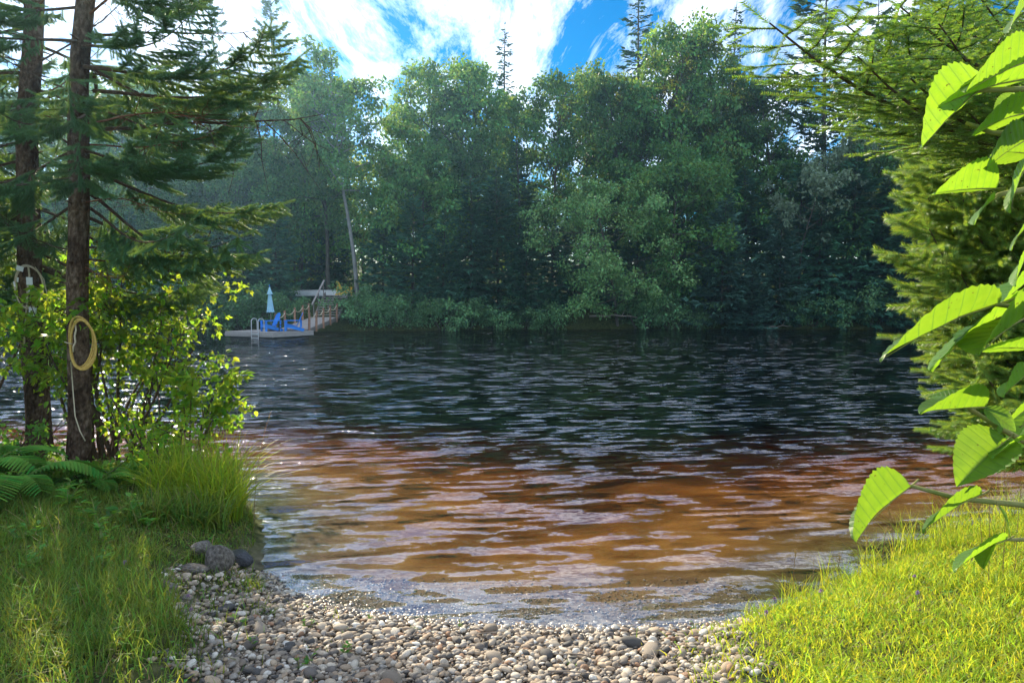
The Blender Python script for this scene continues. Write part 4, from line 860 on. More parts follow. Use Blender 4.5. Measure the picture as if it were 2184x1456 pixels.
# wire coil with tags on the farther trunk
cz = zpx(610, 8.75); cx = at(70, 610, 8.75).x
cw = thing('wire_coil', 'pale cord coil with white tags hanging on the thicker spruce trunk', 'cord', (cx, 8.72, cz))
for k in range(3):
    n = 36; a = np.linspace(0, 2 * np.pi, n, endpoint=False)
    P = np.stack([.165 * np.cos(a) + .012 * k - .01, -.075 + .04 * np.abs(np.cos(a)) - .008 * k, .245 * np.sin(a) - .01 * k], 1); mb = MB(); mb.tube(P, .006, 5, closed=True); mb.obj('loop', M_['rope'], cw, True)
mb = MB(); mb.tube([(.04, -.10, .22), (.055, -.11, .12), (.03, -.11, -.02), (.01, -.11, -.25), (-.02, -.11, -.5), (-.035, -.11, -.7)], .011, 6); mb.obj('hanging_cord', M_['rope'], cw, True)
mb = MB(); mb.tube([(.10, -.07, .22), (.19, -.06, .08), (.22, -.06, -.1), (.21, -.06, -.2), (.13, -.09, -.27), (-.02, -.11, -.26), (-.12, -.09, -.22)], .005, 5); mb.obj('loose_cord', M_['rope'], cw, True)
for (x, z, sx, sz, ro) in ((.065, .055, .035, .045, 3), (.09, -.30, .045, .05, 8), (-.04, .20, .04, .028, 18), (-.07, .07, .008, .026, 10), (.058, -.06, .007, .03, -3), (-.11, .02, .008, .03, -8)):
    mb = MB(); mb.box((-sx, -.004, -sz), (sx, .004, sz), 0, Matrix.Translation((x, -.128, z)) @ Matrix.Rotation(R(ro), 4, 'Y') @ Matrix.Rotation(R(6), 4, 'X')); mb.obj('tag', M_['white_tag'], cw)

# ------------------------------------------------------------------ right hand conifers
TR = (5.05, 5.9); tr_ = thing('spruce_tree', 'sunlit spruce on the right bank with yellow green shoots behind the big leaves', 'tree', (*TR, tz(*TR) - .03)); zr = tr_.location.z
trunk_mesh(5.2, .12, .05, 3).obj('trunk', M_['bark'], tr_, True)
for i, (px, py, Yd) in enumerate([(1905, 370, 5.3), (1950, 440, 5.6), (1890, 475, 5.2), (1915, 520, 5.5), (1960, 545, 5.0), (1900, 605, 5.1), (1945, 640, 5.4), (1980, 690, 5.1), (2040, 735, 5.0), (2045, 790, 5.2), (1990, 860, 4.9), (2060, 900, 5.2), (1960, 330, 5.6), (1975, 415, 4.9), (2090, 560, 4.8), (2080, 480, 4.8), (2100, 650, 4.8), (2110, 770, 4.8), (2100, 380, 4.9), (2050, 290, 5.4), (2010, 600, 5.6)]):
    tipp = at(px, py, Yd); v = Vector((tipp.x - TR[0], tipp.y - TR[1])); l = v.length; pi = i % 2; azd = math.degrees(math.atan2(v.y, v.x))
    zb = tipp.z - .10 * l; put_bough(tr_, BR[pi], 'bough', zb - zr, azd, l * .93, (2.2, 2.0)[pi], 9, .04, rng.uniform(-15, 15))
for k in range(14): put_bough(tr_, BR[k % 2], 'bough', .7 + k * .3, 40 + k * 67 % 140, 1.6, 2.1, 4, .04)
TF = (4.1, 4.7); tf = thing('fir_tree', 'balsam fir on the right bank reaching a long bough over the water', 'tree', (*TF, tz(*TF) - .03)); zf_ = tf.location.z
trunk_mesh(6.0, .11, .05, 4).obj('trunk', M_['bark'], tf, True)
for i, (px, py, Yd) in enumerate([(1612, 145, 3.5), (1770, 112, 3.7), (1790, 195, 3.5), (1880, 80, 3.6), (1890, 220, 3.6), (1960, 30, 3.8), (1960, 130, 3.4), (2000, 250, 3.7), (2050, 60, 3.5), (2080, 180, 3.7), (2120, -20, 3.6)]):
    tipp = at(px, py, Yd); v = Vector((tipp.x - TF[0], tipp.y - TF[1])); l = v.length; pi = i % 2; azd = math.degrees(math.atan2(v.y, v.x))
    put_bough(tf, BF[pi], 'bough', tipp.z - zf_ - .02 * l, azd, l, (2.6, 2.2)[pi], 2, .04, rng.uniform(-20, 10))
for k in range(8): put_bough(tf, BF[k % 2], 'bough', 2.6 + k * .4, -60 + k * 47 % 130, 1.5, 2.4, 8, .04)

# ------------------------------------------------------------------ left bank bushes
def bush(seed, loc, H, rad, label, tm=(OV_V, OV_F), leaf=.085, nst=10, ncl=46, per=30, crad=(.14, .30), low=.35, m='bush', name='bush', flat=.7, spread=.5):
    o = thing(name, label, 'bush', (loc[0], loc[1], tz(*loc) - .02))
    wd, fo = shrub(seed, H, rad, nst, ncl, per, leaf, tm, crad, .1, spread, low, flat)
    wd.obj('stems', M_['twig'], o, True); fo.obj('foliage', M_[m], o); return o
MT = (MAPLE_V, MAPLE_F)
bush(1, (-6.9, 9.0), 3.1, 1.1, 'tall yellow green maple bush left of the thicker spruce trunk', MT, .12, 9, 62, 22, low=.72)
bush(2, (-5.05, 8.95), 2.9, 1.0, 'bright maple bush growing between the two spruce trunks', MT, .11, 9, 62, 24, low=.72)
bush(3, (-4.6, 8.6), 2.3, .75, 'bright yellow green bush right of the slender spruce trunk', (OV_V, OV_F), .075, 11, 80, 28, low=.72)
bush(4, (-4.05, 8.35), 1.35, .5, 'sprawling small leaved bush leaning over the water from the left bank', (OV_V, OV_F), .07, 10, 26, 26, low=.5)
bush(5, (-7.6, 8.2), 2.2, 1.0, 'shaded leafy bush at the edge of the left bank beside the ferns', MT, .11, 8, 44, 26)
bush(6, (-3.5, 7.7), .95, .5, 'low leafy bush between the slender spruce and the tall grass', (OV_V, OV_F), .065, 9, 44, 26, crad=(.10, .22), low=.15)
bush(7, (-4.0, 7.35), .5, .5, 'dark low bush at the foot of the slender spruce', (OV_V, OV_F), .055, 9, 44, 26, crad=(.10, .2), low=.1, m='weed')
bush(8, (-5.4, 7.7), .8, .7, 'low undergrowth bush behind the fern fronds', (OV_V, OV_F), .06, 9, 44, 26, crad=(.10, .22), low=.1, m='weed')
# alder branch reaching out over the water
ab = thing('alder_bush', 'thin leafy alder reaching a long bright branch out over the water', 'bush', (-3.6, 8.15, tz(-3.6, 8.15)))
e0 = at(525, 800, 7.9); e0 = np.array([e0.x + 3.6, e0.y - 8.15, e0.z - ab.location.z]); rs = np.random.RandomState(77); wd, fo = MB(), MB()
for k in range(5):
    e = e0 + (0 if k == 0 else 1) * rs.normal(size=3) * np.array([.22, .3, .14]) - np.array([.12 * k, 0, .04 * k]); t = np.linspace(0, 1, 8)[:, None]
    P = t * e; P[:, 2] += (np.sin(t[:, 0] * 3.1) * .22); wd.tube(P, np.linspace(.012, .003, 8), 4, cap=False)
    c = P[4:] + rs.normal(size=(4, 3)) * .03; leaf_cloud(fo, rs, np.concatenate([c, P[3:-1] * .5 + P[4:] * .5]), np.full(8, .10), 9, .085, (OV_V, OV_F), .5)
wd.obj('stems', M_['twig'], ab, True); fo.obj('foliage', M_['bush'], ab)

# ferns
def fern(loc, n, L_, label, seed):
    o = thing('fern', label, 'fern', (loc[0], loc[1], tz(*loc) - .01)); rs = np.random.RandomState(seed)
    for k in range(n):
        mb = MB(); P = []; a = k * 6.283 / n + rs.rand() * .5; ll = L_ * (.8 + .4 * rs.rand())
        t = np.linspace(0, 1, 26); r = ll * .85 * t; z = ll * (.95 * t - .75 * t ** 2.2) ; P = np.stack([r, 0 * r, z], 1)
        mb.tube(P, np.linspace(.004, .001, 26), 4, 0, cap=False)
        T = np.gradient(P, axis=0); O, D, S = [], [], []
        for i in range(4, 26):
            for sg in (-1, 1):
                w_ = ll * .22 * math.sin(math.pi * min(1, .12 + .88 * (1 - t[i]) ** .8)) ** .8 * 1.0
                tq = nrm(T[i]); O.append(P[i]); D.append(np.array([0, sg, 0]) * .92 + tq * .45 + np.array([0, 0, -.2])); S.append(w_ + .01)
        S = np.array(S); O = np.array(O); D = np.array(D)
        # each pinna is a toothed leaflet
        pv = [(0, 0, 0)]; nf = 9
        for q in range(nf): pv += [(q / nf + .03, -.5 * (1 - .75 * q / nf), .02), ((q + .6) / nf + .03, -.28 * (1 - .75 * q / nf), 0)]
        pv.append((1, 0, -.06)); b_ = len(pv) - 1
        for q in reversed(range(nf)): pv += [((q + .6) / nf + .03, .28 * (1 - .75 * q / nf), 0), (q / nf + .03, .5 * (1 - .75 * q / nf), .02)]
        pv = np.array(pv); n2 = len(pv); pf = [(0, i, i + 1) for i in range(1, n2 - 1)]
        mb.inst(pv, pf, O, mats_of(D, np.array([[0, 0, 1.]]), S, .031 * ll / .6, .1), 1)
        f = mb.obj('frond', [M_['green_stem'], M_['fern']], o); f.rotation_euler = (0, 0, a)
fern((-4.55, 6.55), 10, .85, 'green fern at the foot of the spruces arching over the shaded bank', 1)
fern((-5.1, 6.9), 9, .95, 'taller dark fern partly behind the front fern on the left bank', 2)
fern((-4.0, 6.9), 7, .5, 'small fern right below the slender spruce trunk', 3)

# ------------------------------------------------------------------ grasses
def blades(mb, rs, P, h, wdt, lean, m=0, seg=4, dirb=None):
    n = len(P); a = rs.rand(n) * 6.283 if dirb is None else dirb + rs.normal(size=n) * .7
    ld_ = np.stack([np.cos(a), np.sin(a), 0 * a], 1); sd = np.stack([-np.sin(a), np.cos(a), 0 * a], 1); tw = rs.rand(n) * 6.283; sd = nrm(sd * np.cos(tw)[:, None] + ld_ * np.sin(tw)[:, None])
    s = np.linspace(0, 1, seg); V = []
    for i, t in enumerate(s):
        hz = h * (t - .35 * np.minimum(lean, 1.4) * t ** 2.4); hx = h * lean * t ** 2 * .75
        c = P + np.array([0, 0, 1.]) * hz[:, None] + ld_ * hx[:, None]
        w_ = (wdt * (1 - t) ** .7 * .5)[:, None] if i < seg - 1 else 0
        if i < seg - 1: V += [c - sd * w_, c + sd * w_]
        else: V.append(c)
    k = len(V); V = np.stack(V, 1).reshape(-1, 3); F4 = [(2 * i, 2 * i + 1, 2 * i + 3, 2 * i + 2) for i in range(seg - 2)]; F3 = [(2 * (seg - 2), 2 * (seg - 2) + 1, 2 * (seg - 1))]
    off = (np.arange(n) * k)[:, None, None]; b = mb.n; mb.V.append(V); mb.n += len(V)
    mb.F4.append(((np.array(F4)[None] + off).reshape(-1, 4) + b, m)); mb.F3.append(((np.array(F3)[None] + off).reshape(-1, 3) + b, m))
def scatter(rs, n, x0, x1, y0, y1, keep):
    x = rs.uniform(x0, x1, n); y = rs.uniform(y0, y1, n); k = rs.rand(n) < keep(x, y); x, y = x[k], y[k]
    return np.stack([x, y, terrain(x, y) - .008], 1)
def shore_d(x, y): return np.where(y < np.interp(x, NEAR[:, 0], NEAR[:, 1]), 1, -1) * pdist(x, y, NEAR)
rs = np.random.RandomState(31)
kl = lambda x, y: (1 - beachness(x, y) ** .35 * .985) * (shore_d(x, y) > .05) * (.55 + .45 * (wob(x, y, 1.7, 8) > -.2))
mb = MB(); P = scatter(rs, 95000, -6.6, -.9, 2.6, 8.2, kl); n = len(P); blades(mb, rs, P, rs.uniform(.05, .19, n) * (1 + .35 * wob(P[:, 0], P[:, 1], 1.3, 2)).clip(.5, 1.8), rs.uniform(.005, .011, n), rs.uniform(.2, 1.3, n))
P = scatter(rs, 9000, -6.6, -.9, 2.6, 8.2, kl); n = len(P); blades(mb, rs, P, rs.uniform(.05, .17, n), rs.uniform(.004, .008, n), rs.uniform(.8, 2.2, n), 1)
P = scatter(rs, 16000, -6.0, -.9, 2.6, 7.2, kl); n = len(P); P[:, 2] += rs.uniform(.01, .06, n); a = rs.rand(n) * 6.283; D = np.stack([np.cos(a), np.sin(a), .3 * rs.normal(size=n)], 1); ss = rs.uniform(.014, .032, n); mb.inst(LEAF_V, LEAF_F, P, mats_of(D, np.array([[0, 0, 1.]]), ss, ss * .8, ss), 2)
o = mb.obj('bank_grass', [M_['grass_l'], M_['straw'], M_['weed']]); tag(o, 'mixed short grass covering the shaded left bank', 'grass', kind='stuff')
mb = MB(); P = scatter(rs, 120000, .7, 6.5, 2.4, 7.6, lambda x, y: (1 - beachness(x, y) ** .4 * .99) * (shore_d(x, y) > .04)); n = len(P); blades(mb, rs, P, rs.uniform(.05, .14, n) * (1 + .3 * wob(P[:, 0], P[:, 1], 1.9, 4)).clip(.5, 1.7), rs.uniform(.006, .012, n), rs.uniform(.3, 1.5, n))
P = scatter(rs, 9000, .7, 6.5, 2.4, 7.6, lambda x, y: (1 - beachness(x, y) ** .4 * .99) * (shore_d(x, y) > .04)); n = len(P); blades(mb, rs, P, rs.uniform(.04, .12, n), rs.uniform(.004, .008, n), rs.uniform(.8, 2.2, n), 1)
P = scatter(rs, 9000, .7, 6.0, 2.4, 7.2, lambda x, y: (1 - beachness(x, y) ** .4 * .99) * (shore_d(x, y) > .04) * (wob(x, y, 2.1, 6) > .2)); n = len(P); P[:, 2] += rs.uniform(.02, .06, n); a = rs.rand(n) * 6.283; D = np.stack([np.cos(a), np.sin(a), .3 * rs.normal(size=n)], 1); ss = rs.uniform(.012, .028, n); mb.inst(LEAF_V, LEAF_F, P, mats_of(D, np.array([[0, 0, 1.]]), ss, ss * .8, ss), 2)
o = mb.obj('lawn_grass', [M_['grass_r'], M_['straw'], M_['weed']]); tag(o, 'bright sunlit lawn grass on the right bank', 'grass', kind='stuff')
# clumps of tall grass at the water edge
def clump(loc, n, h, rad, label, group=None, m='tall_grass', wdt=.014, lean=(.15, 1.6), seed=0, dirb=None, name='grass_clump'):
    rs = np.random.RandomState(seed); o = thing(name, label, 'grass', (loc[0], loc[1], max(-.12, tz(*loc))), 0, group)
    a = rs.rand(n) * 6.283; r = rad * rs.rand(n) ** .6; P = np.stack([np.cos(a) * r, np.sin(a) * r, -.03 + 0 * a], 1)
    mb = MB(); blades(mb, rs, P, rs.uniform(.55, 1.1, n) * h, rs.uniform(.7, 1.3, n) * wdt, rs.uniform(*lean, n), seg=6, dirb=dirb); mb.obj('blades', M_[m], o)
    mb = MB(); k = max(3, n // 60); S = P[:k] * .8; E = S + np.stack([rs.normal(size=k) * .12, rs.normal(size=k) * .12, h * rs.uniform(.7, 1.15, k)], 1); mb.sticks(S, E, .0025, .0012, 3); mb.obj('stalks', M_['straw' if m != 'weed' else 'green_stem'], o)
    return o
clump((-2.72, 6.75), 420, .78, .22, 'tall bright arching grass clump at the tip of the left bank', seed=1)
clump((-2.92, 7.2), 380, .85, .26, 'tall grass clump behind the arching clump at the left bank tip', seed=2)
clump((-3.2, 6.95), 360, .72, .28, 'tall grass clump inland of the arching clump on the left bank', seed=3)
clump((-2.72, 6.35), 420, .42, .24, 'shorter grass clump just behind the bank rocks', seed=4, m='grass_l')
clump((-3.1, 6.2), 380, .38, .25, 'shorter grass clump left of the bank rocks', seed=5, m='grass_l')
LT = 'small tuft of longer grass in the left bank turf'; GT = 'grass tufts on the left bank'
for i, (x, y, h) in enumerate([(-3.6, 5.6, .34), (-3.2, 5.1, .3), (-2.7, 5.3, .26), (-2.35, 5.55, .22), (-3.9, 5.0, .36), (-2.9, 4.5, .24), (-2.3, 4.55, .18), (-3.4, 4.3, .28), (-2.45, 4.05, .2), (-4.3, 5.9, .4), (-1.95, 5.35, .14), (-1.75, 4.9, .11)]):
    clump((x, y), 130, h, .12, LT, GT, 'grass_l', .007, seed=20 + i)
LT = 'sunlit tuft of longer grass at the edge of the right lawn'; GT = 'grass tufts along the right bank'
for i, (x, y, h) in enumerate([(1.75, 5.0, .20), (2.1, 5.25, .28), (2.5, 5.5, .34), (2.9, 5.75, .42), (3.3, 6.0, .5), (3.7, 6.2, .5), (4.1, 6.5, .55), (4.6, 6.7, .55), (3.5, 5.8, .32), (2.6, 5.1, .22), (3.9, 5.9, .34), (5.0, 6.9, .5)]):
    clump((x, y), 150, h, .15, LT, GT, 'grass_r', .006, seed=50 + i)
# single seed stalks
def stalk(px, py0, py1, Yd, bend, label, seed, head='grass'):
    b = at(px, py0, Yd); o = thing('grass_stalk', label, 'grass', (b.x, Yd, tz(b.x, Yd) - .01), 0, None); zb = o.location.z
    e = at(px + bend, py1, Yd); E = np.array([e.x - b.x, 0, e.z - zb]); t = np.linspace(0, 1, 8)[:, None]; P = np.concatenate([E[0] * t ** 2, 0 * t, E[2] * (t - .08 * t ** 3) / .92], 1)
    mb = MB(); mb.tube(P, np.linspace(.0028, .0014, 8), 4); mb.obj('stem', M_['straw'], o)
    rs = np.random.RandomState(seed); mb = MB(); n = 26; q = .80 + .20 * rs.rand(n); C = np.stack([np.interp(q, t[:, 0], P[:, i]) for i in range(3)], 1); L_ = E[2]
    D = nrm(rs.normal(size=(n, 3)) * .7 + np.array([0, 0, 1])); sp_ = .05 if head == 'panicle' else .012
    C2 = C + D * sp_ * rs.rand(n, 1); mb.sticks(C, C2, .0006, .0005, 3); s = .012 + .006 * rs.rand(n); mb.inst(LEAF_V, LEAF_F, C2, mats_of(D, None, s, s * .45, s)); mb.obj('seed_head', M_['straw'], o)
stalk(540, 1010, 878, 6.9, 38, 'tall thin seed stalk bending right above the left grass clump', 1)
stalk(1690, 1275, 1168, 5.2, 8, 'single dry seed stalk standing in the shallows by the right lawn', 2)
for i, (px, py, bx) in enumerate([(1830, 1120, -6), (1880, 1130, 10), (1842, 1150, 8), (1905, 1090, -8), (1786, 1190, 6)]):
    o = stalk(px, 1260, py, 5.55 + .05 * i, bx, 'reddish seed stalk at the water edge of the right lawn', 10 + i, 'panicle')
for i, (px, py, bx) in enumerate([(2110, 1040, 0), (2140, 1020, 8), (2165, 1030, 14), (2095, 1060, -12)]):
    stalk(px, 1200, py, 4.6 + .1 * i, bx, 'feathery tan seed stalk on the right bank under the big leaves', 30 + i, 'panicle')
for ob in [o for o in bpy.data.objects if o.get('label', '').startswith('reddish seed stalk')]: ob['group'] = 'reddish seed stalks by the right lawn'
for ob in [o for o in bpy.data.objects if o.get('label', '').startswith('feathery tan')]: ob['group'] = 'tan seed stalks on the right bank'

# broad leaved weeds on the left bank and sprigs on the beach
def weed(loc, n, L_, label, seed, group=None, m='weed'):
    rs = np.random.RandomState(seed); o = thing('weed_plant', label, 'plant', (loc[0], loc[1], tz(*loc)), 0, group); st_, lf = MB(), MB()
    for k in range(3):
        T = curve((0, 0, -.02), (rs.normal() * .3, rs.normal() * .3, 1), L_ * (.8 + .5 * rs.rand()), 5, rs, .1); st_.tube(T, np.linspace(.004, .0015, 6), 4)
        q = .25 + .75 * rs.rand(n); C = np.stack([np.interp(q, np.linspace(0, 1, 6), T[:, i]) for i in range(3)], 1); a = rs.rand(n) * 6.283
        D = np.stack([np.cos(a), np.sin(a), .25 + .3 * rs.rand(n)], 1); s = L_ * .42 * (.6 + .6 * rs.rand(n)) * (1.15 - .5 * q); lf.inst(OV_V, OV_F, C, mats_of(D, np.array([[0, 0, 1.]]), s, s * .55, s))
    st_.obj('stems', M_['green_stem'], o); lf.obj('leaves', M_[m], o)
LW = 'broad leaved green weed in the left bank turf'; GW = 'weeds on the left bank'
for i, (x, y, s) in enumerate([(-3.3, 5.75, .30), (-3.0, 5.9, .26), (-3.55, 5.3, .22), (-2.75, 4.85, .18), (-3.15, 4.75, .2), (-3.75, 4.6, .22), (-2.6, 4.2, .15), (-4.1, 5.4, .25), (-3.0, 5.35, .2), (-4.4, 6.2, .28), (-3.8, 6.2, .28)]): weed((x, y), 9, s, LW, 100 + i, GW)
LW = 'tiny green sprig growing between the beach pebbles'; GW = 'sprigs on the pebble beach'
for i, (x, y, s) in enumerate([(-1.35, 4.75, .10), (-1.0, 4.3, .12), (-1.55, 4.35, .10), (-.95, 4.9, .08), (-.62, 4.75, .08), (-1.75, 4.65, .10), (-1.2, 4.1, .11), (1.05, 4.35, .09), (.35, 4.2, .06), (-.35, 4.85, .06), (1.2, 4.75, .08)]): weed((x, y), 6, s, LW, 140 + i, GW)
LC = 'small purple clover flower in the grass'; GC = 'clover flowers'
for i, (x, y) in enumerate([(-2.05, 4.55), (-1.9, 4.25), (1.75, 4.85), (1.95, 4.6), (2.4, 4.3), (1.45, 4.15), (2.6, 4.7), (-2.55, 4.75)]):
    o = thing('clover_flower', LC, 'flower', (x, y, tz(x, y)), 0, GC); mb = MB(); mb.tube([(0, 0, -.01), (.01, 0, .06), (.012, .005, .11)], .0018, 4); mb.obj('stem', M_['green_stem'], o)
    mb = MB(); rs = np.random.RandomState(900 + i); n = 40; D = nrm(rs.normal(size=(n, 3)) + np.array([0, 0, .5])); mb.inst(LEAF_V, LEAF_F, np.array([[.012, .005, .115]]).repeat(n, 0), mats_of(D, None, .016, .006, .012)); mb.obj('flower_head', M_['clover'], o)

# ------------------------------------------------------------------ stones
def ico():
    t = (1 + 5 ** .5) / 2
    V = [(-1, t, 0), (1, t, 0), (-1, -t, 0), (1, -t, 0), (0, -1, t), (0, 1, t), (0, -1, -t), (0, 1, -t), (t, 0, -1), (t, 0, 1), (-t, 0, -1), (-t, 0, 1)]
    F = [(0,11,5),(0,5,1),(0,1,7),(0,7,10),(0,10,11),(1,5,9),(5,11,4),(11,10,2),(10,7,6),(7,1,8),(3,9,4),(3,4,2),(3,2,6),(3,6,8),(3,8,9),(4,9,5),(2,4,11),(6,2,10),(8,6,7),(9,8,1)]
    return [np.array(v) / np.linalg.norm(v) for v in V], F
def subdiv(V, F):
    V = list(V); c = {}; G = []
    def mid(a, b):
        k = (min(a, b), max(a, b))
        if k not in c: m = V[a] + V[b]; V.append(m / np.linalg.norm(m)); c[k] = len(V) - 1
        return c[k]
    for a, b, d in F:
        x, y, z = mid(a, b), mid(b, d), mid(d, a); G += [(a, x, z), (b, y, x), (d, z, y), (x, y, z)]
    return V, G
I1 = subdiv(*ico()); I2 = subdiv(*I1); I3 = subdiv(*I2)
def stone(base, seed, rough=.12, cuts=3):
    rs = np.random.RandomState(seed); V = np.array(base[0])
    for k in range(6): d = nrm(rs.normal(size=3)); V = V * (1 + rough * .35 * np.sin(V @ d * rs.uniform(1.5, 4) + rs.rand() * 6))[:, None]
    for k in range(cuts):
        d = nrm(rs.normal(size=3)); lim = rs.uniform(.58, .85); q = V @ d; V = V - d * (np.maximum(0, q - lim) * .8)[:, None]
    return V, base[1]
PT = [stone(I1, 700 + i, .14, 2) for i in range(10)]
beach = thing('pebble_beach', None, None); del_keys = [k for k in ('label', 'category') if k in beach]
beach['kind'] = 'structure'
PM = []
for tv, tf_ in PT: mb = MB(); mb.add(tv, tf_); PM.append(mb.mesh('pebble', M_['pebble'], True))
rs = np.random.RandomState(55)
def stones_at(n, x0, x1, y0, y1, keep, smin, smax):
    x = rs.uniform(x0, x1, n); y = rs.uniform(y0, y1, n); k = rs.rand(n) < keep(x, y); x, y = x[k], y[k]; n = len(x)
    s = smin + (smax - smin) * rs.rand(n) ** 2.2
    return x, y, s
bk = lambda x, y: (beachness(x, y) > .12) * (.25 + .75 * beachness(x, y)) * sstep(-1.5, -.1, shore_d(x, y)) ** 1.5
sets = [stones_at(11500, -2.6, 1.9, 3.62, 5.8, bk, .010, .025), stones_at(4300, -2.6, 1.9, 3.62, 5.8, bk, .014, .028)]
mb = MB()
for li, (x, y, s) in enumerate(sets):
    for i in range(10):
        k = np.arange(len(x)) % 10 == i; n = k.sum(); a = rs.rand(n) * 6.283; tl = rs.normal(size=(n, 2)) * .3
        D = np.stack([np.cos(a), np.sin(a), tl[:, 0]], 1); U = np.stack([tl[:, 1], tl[:, 0] * .5, np.ones(n)], 1); ss = s[k]
        Mx = mats_of(D, U, ss * rs.uniform(1.0, 1.45, n), ss * rs.uniform(.75, 1.1, n), ss * rs.uniform(.45, .75, n))
        O = np.stack([x[k], y[k], terrain(x[k], y[k]) + ss * .25 + (li * .014 + .008 * rs.rand(n)) * sstep(-.15, .1, shore_d(x[k], y[k])) - .02 * sstep(.0, -.0 - .3, shore_d(x[k], y[k]))], 1); mb.inst(PT[i][0], PT[i][1], O, Mx)
I0 = ico(); tv0 = np.array(I0[0]); x, y, s = stones_at(18000, -2.7, 2.0, 3.62, 5.9, bk, .004, .011); n = len(x); a = rs.rand(n) * 6.283
mb.inst(tv0, I0[1], np.stack([x, y, terrain(x, y) + s * .3 + .018 * rs.rand(n) * sstep(-.15, .1, shore_d(x, y))], 1), mats_of(np.stack([np.cos(a), np.sin(a), .3 * rs.normal(size=n)], 1), None, s * 1.3, s, s * .7))
o = mb.obj('pebbles', M_['pebble_many'], beach, True); o['kind'] = 'stuff'
for i, (x, y, a, l) in enumerate([(-.75, 4.45, .4, .30), (.45, 4.25, 2.8, .22), (-1.45, 4.75, 1.1, .18), (1.1, 4.5, .2, .26), (-.1, 4.62, 3.0, .16), (.85, 4.05, 1.9, .2), (-1.1, 4.05, 2.4, .24), (.2, 4.02, .1, .34)]):
    o = thing('driftwood_twig', 'thin bare twig washed up on the beach pebbles', 'twig', (x, y, tz(x, y) + .045), a, 'twigs on the pebble beach'); r2 = np.random.RandomState(i); P = curve((0, 0, 0), (1, 0, .02), l, 6, r2, .12); P[:, 2] = P[:, 2] * .3 + .006
    mb = MB(); mb.tube(P, np.linspace(.006, .002, 7), 5); stm = mb.obj('stem', M_['driftwood'], o, True); mb = MB(); mb.tube([P[3], P[3] + np.array([.03, .035, .01]), P[3] + np.array([.05, .07, .012])], [.003, .0025, .0015], 4); mb.obj('side_twig', M_['driftwood'], stm, True)
cnt = 0
while cnt < 300:
    x = rs.uniform(-2.3, 1.6); y = rs.uniform(3.65, 5.2)
    if rs.rand() > beachness(np.array([x]), np.array([y]))[0] or shore_d(np.array([x]), np.array([y]))[0] < .02: continue
    s = rs.uniform(.021, .032) if cnt > 24 else rs.uniform(.038, .055)
    o = link('pebble', PM[cnt % 10], beach, (x, y, tz(x, y) + s * .28 + .016)); o.rotation_euler = (rs.normal() * .2, rs.normal() * .2, rs.rand() * 6.283); o.scale = (s * rs.uniform(1, 1.4), s * rs.uniform(.8, 1.05), s * rs.uniform(.5, .75)); cnt += 1

def ground_at(px, py):
    for Yq in np.arange(3.5, 14, .02):
        q = at(px, py, float(Yq))
        if q.z <= tz(q.x, q.y): return q
    return q
def rock(px, py, Yd, size, label, seed, m='rock', rot=0, dz=0, tilt=0):
    p = ground_at(px, py); Yd = p.y; tv, tf_ = stone(I3, seed, .22, 12); mb = MB(); mb.add(tv, tf_); o = mb.obj('bank_rock', M_[m], None, True); tag(o, label, 'rock')
    size = tuple(q * .85 for q in size); o.scale = size; o.location = (p.x, Yd, tz(p.x, Yd) + size[2] * .55 + dz); o.rotation_euler = (R(tilt), R(tilt * .5), R(rot))
rock(465, 1222, 6.15, (.13, .12, .18), 'upright grey rock with a pale scar on the left bank edge', 801, rot=20, tilt=14)
rock(506, 1205, 6.25, (.17, .11, .09), 'dark wet rock jutting into the water beside the grey rock', 802, 'dark_rock', -20, .0, -8)
rock(415, 1222, 5.95, (.17, .11, .055), 'flat pale rock with mossy edge in front of the grey rock', 803, rot=-10)
rock(432, 1188, 6.45, (.12, .10, .11), 'dull grey rock half hidden behind the upright grey rock', 804, rot=50)
rock(345, 1262, 5.75, (.13, .10, .06), 'half buried grey rock in the grass left of the flat rock', 805)
rock(385, 1285, 5.45, (.10, .08, .045), 'low grey rock at the grassy edge of the pebbles', 806)

# ------------------------------------------------------------------ sapling with big toothed leaves close to the camera
def big_leaf(seed, fold, curl, wid=.36):
    rs = np.random.RandomState(seed); nu, nv = 61, 17; V = np.zeros((nu, nv, 3)); 
    for i in range(nu):
        u = i / (nu - 1); hw = wid * (math.sin(math.pi * u ** .80) ** .75 if 0 < u < 1 else 0) * (1 - .12 * u); hw = max(hw, .0)
        if u > .86: hw *= 1
        saw = 1 + (.09 * (((u * 15 + .01) % 1) - .5) if 0.05 < u < .97 else 0)
        for j in range(nv):
            v = j / (nv - 1) * 2 - 1; av = abs(v)
            y = v * hw * (saw if av > .99 else 1); vein = .010 * abs(math.sin((u * 9 - av * 1.1) * math.pi)) * min(1, av * 3) * (1 if hw > .03 else 0)
            x = u + .05 * av * hw; z = fold * abs(y) - curl * u * u * .5 + vein + .012 * math.sin(u * 7 + v * 3 + seed) - .10 * y * y
            V[i, j] = (x, y, z)
    idx = np.arange(nu * nv).reshape(nu, nv); F = np.stack([idx[:-1, :-1].ravel(), idx[1:, :-1].ravel(), idx[1:, 1:].ravel(), idx[:-1, 1:].ravel()], 1)
    mb = MB(); mb.add(V.reshape(-1, 3), F, 0)
    mb.tube([(-.14, 0, .01), (-.05, 0, 0), (0, 0, -.002), (.3, 0, -.004 - curl * .045), (.6, 0, -.004 - curl * .18), (.95, 0, -.003 - curl * .45)], [.012, .011, .011, .008, .005, .002], 6, 1)
    return mb
m, nt, L = mat('big_leaf')
tcn = N(nt, 'ShaderNodeTexCoord'); sp = N(nt, 'ShaderNodeSeparateXYZ'); L.new(tcn.outputs['Object'], sp.inputs[0])
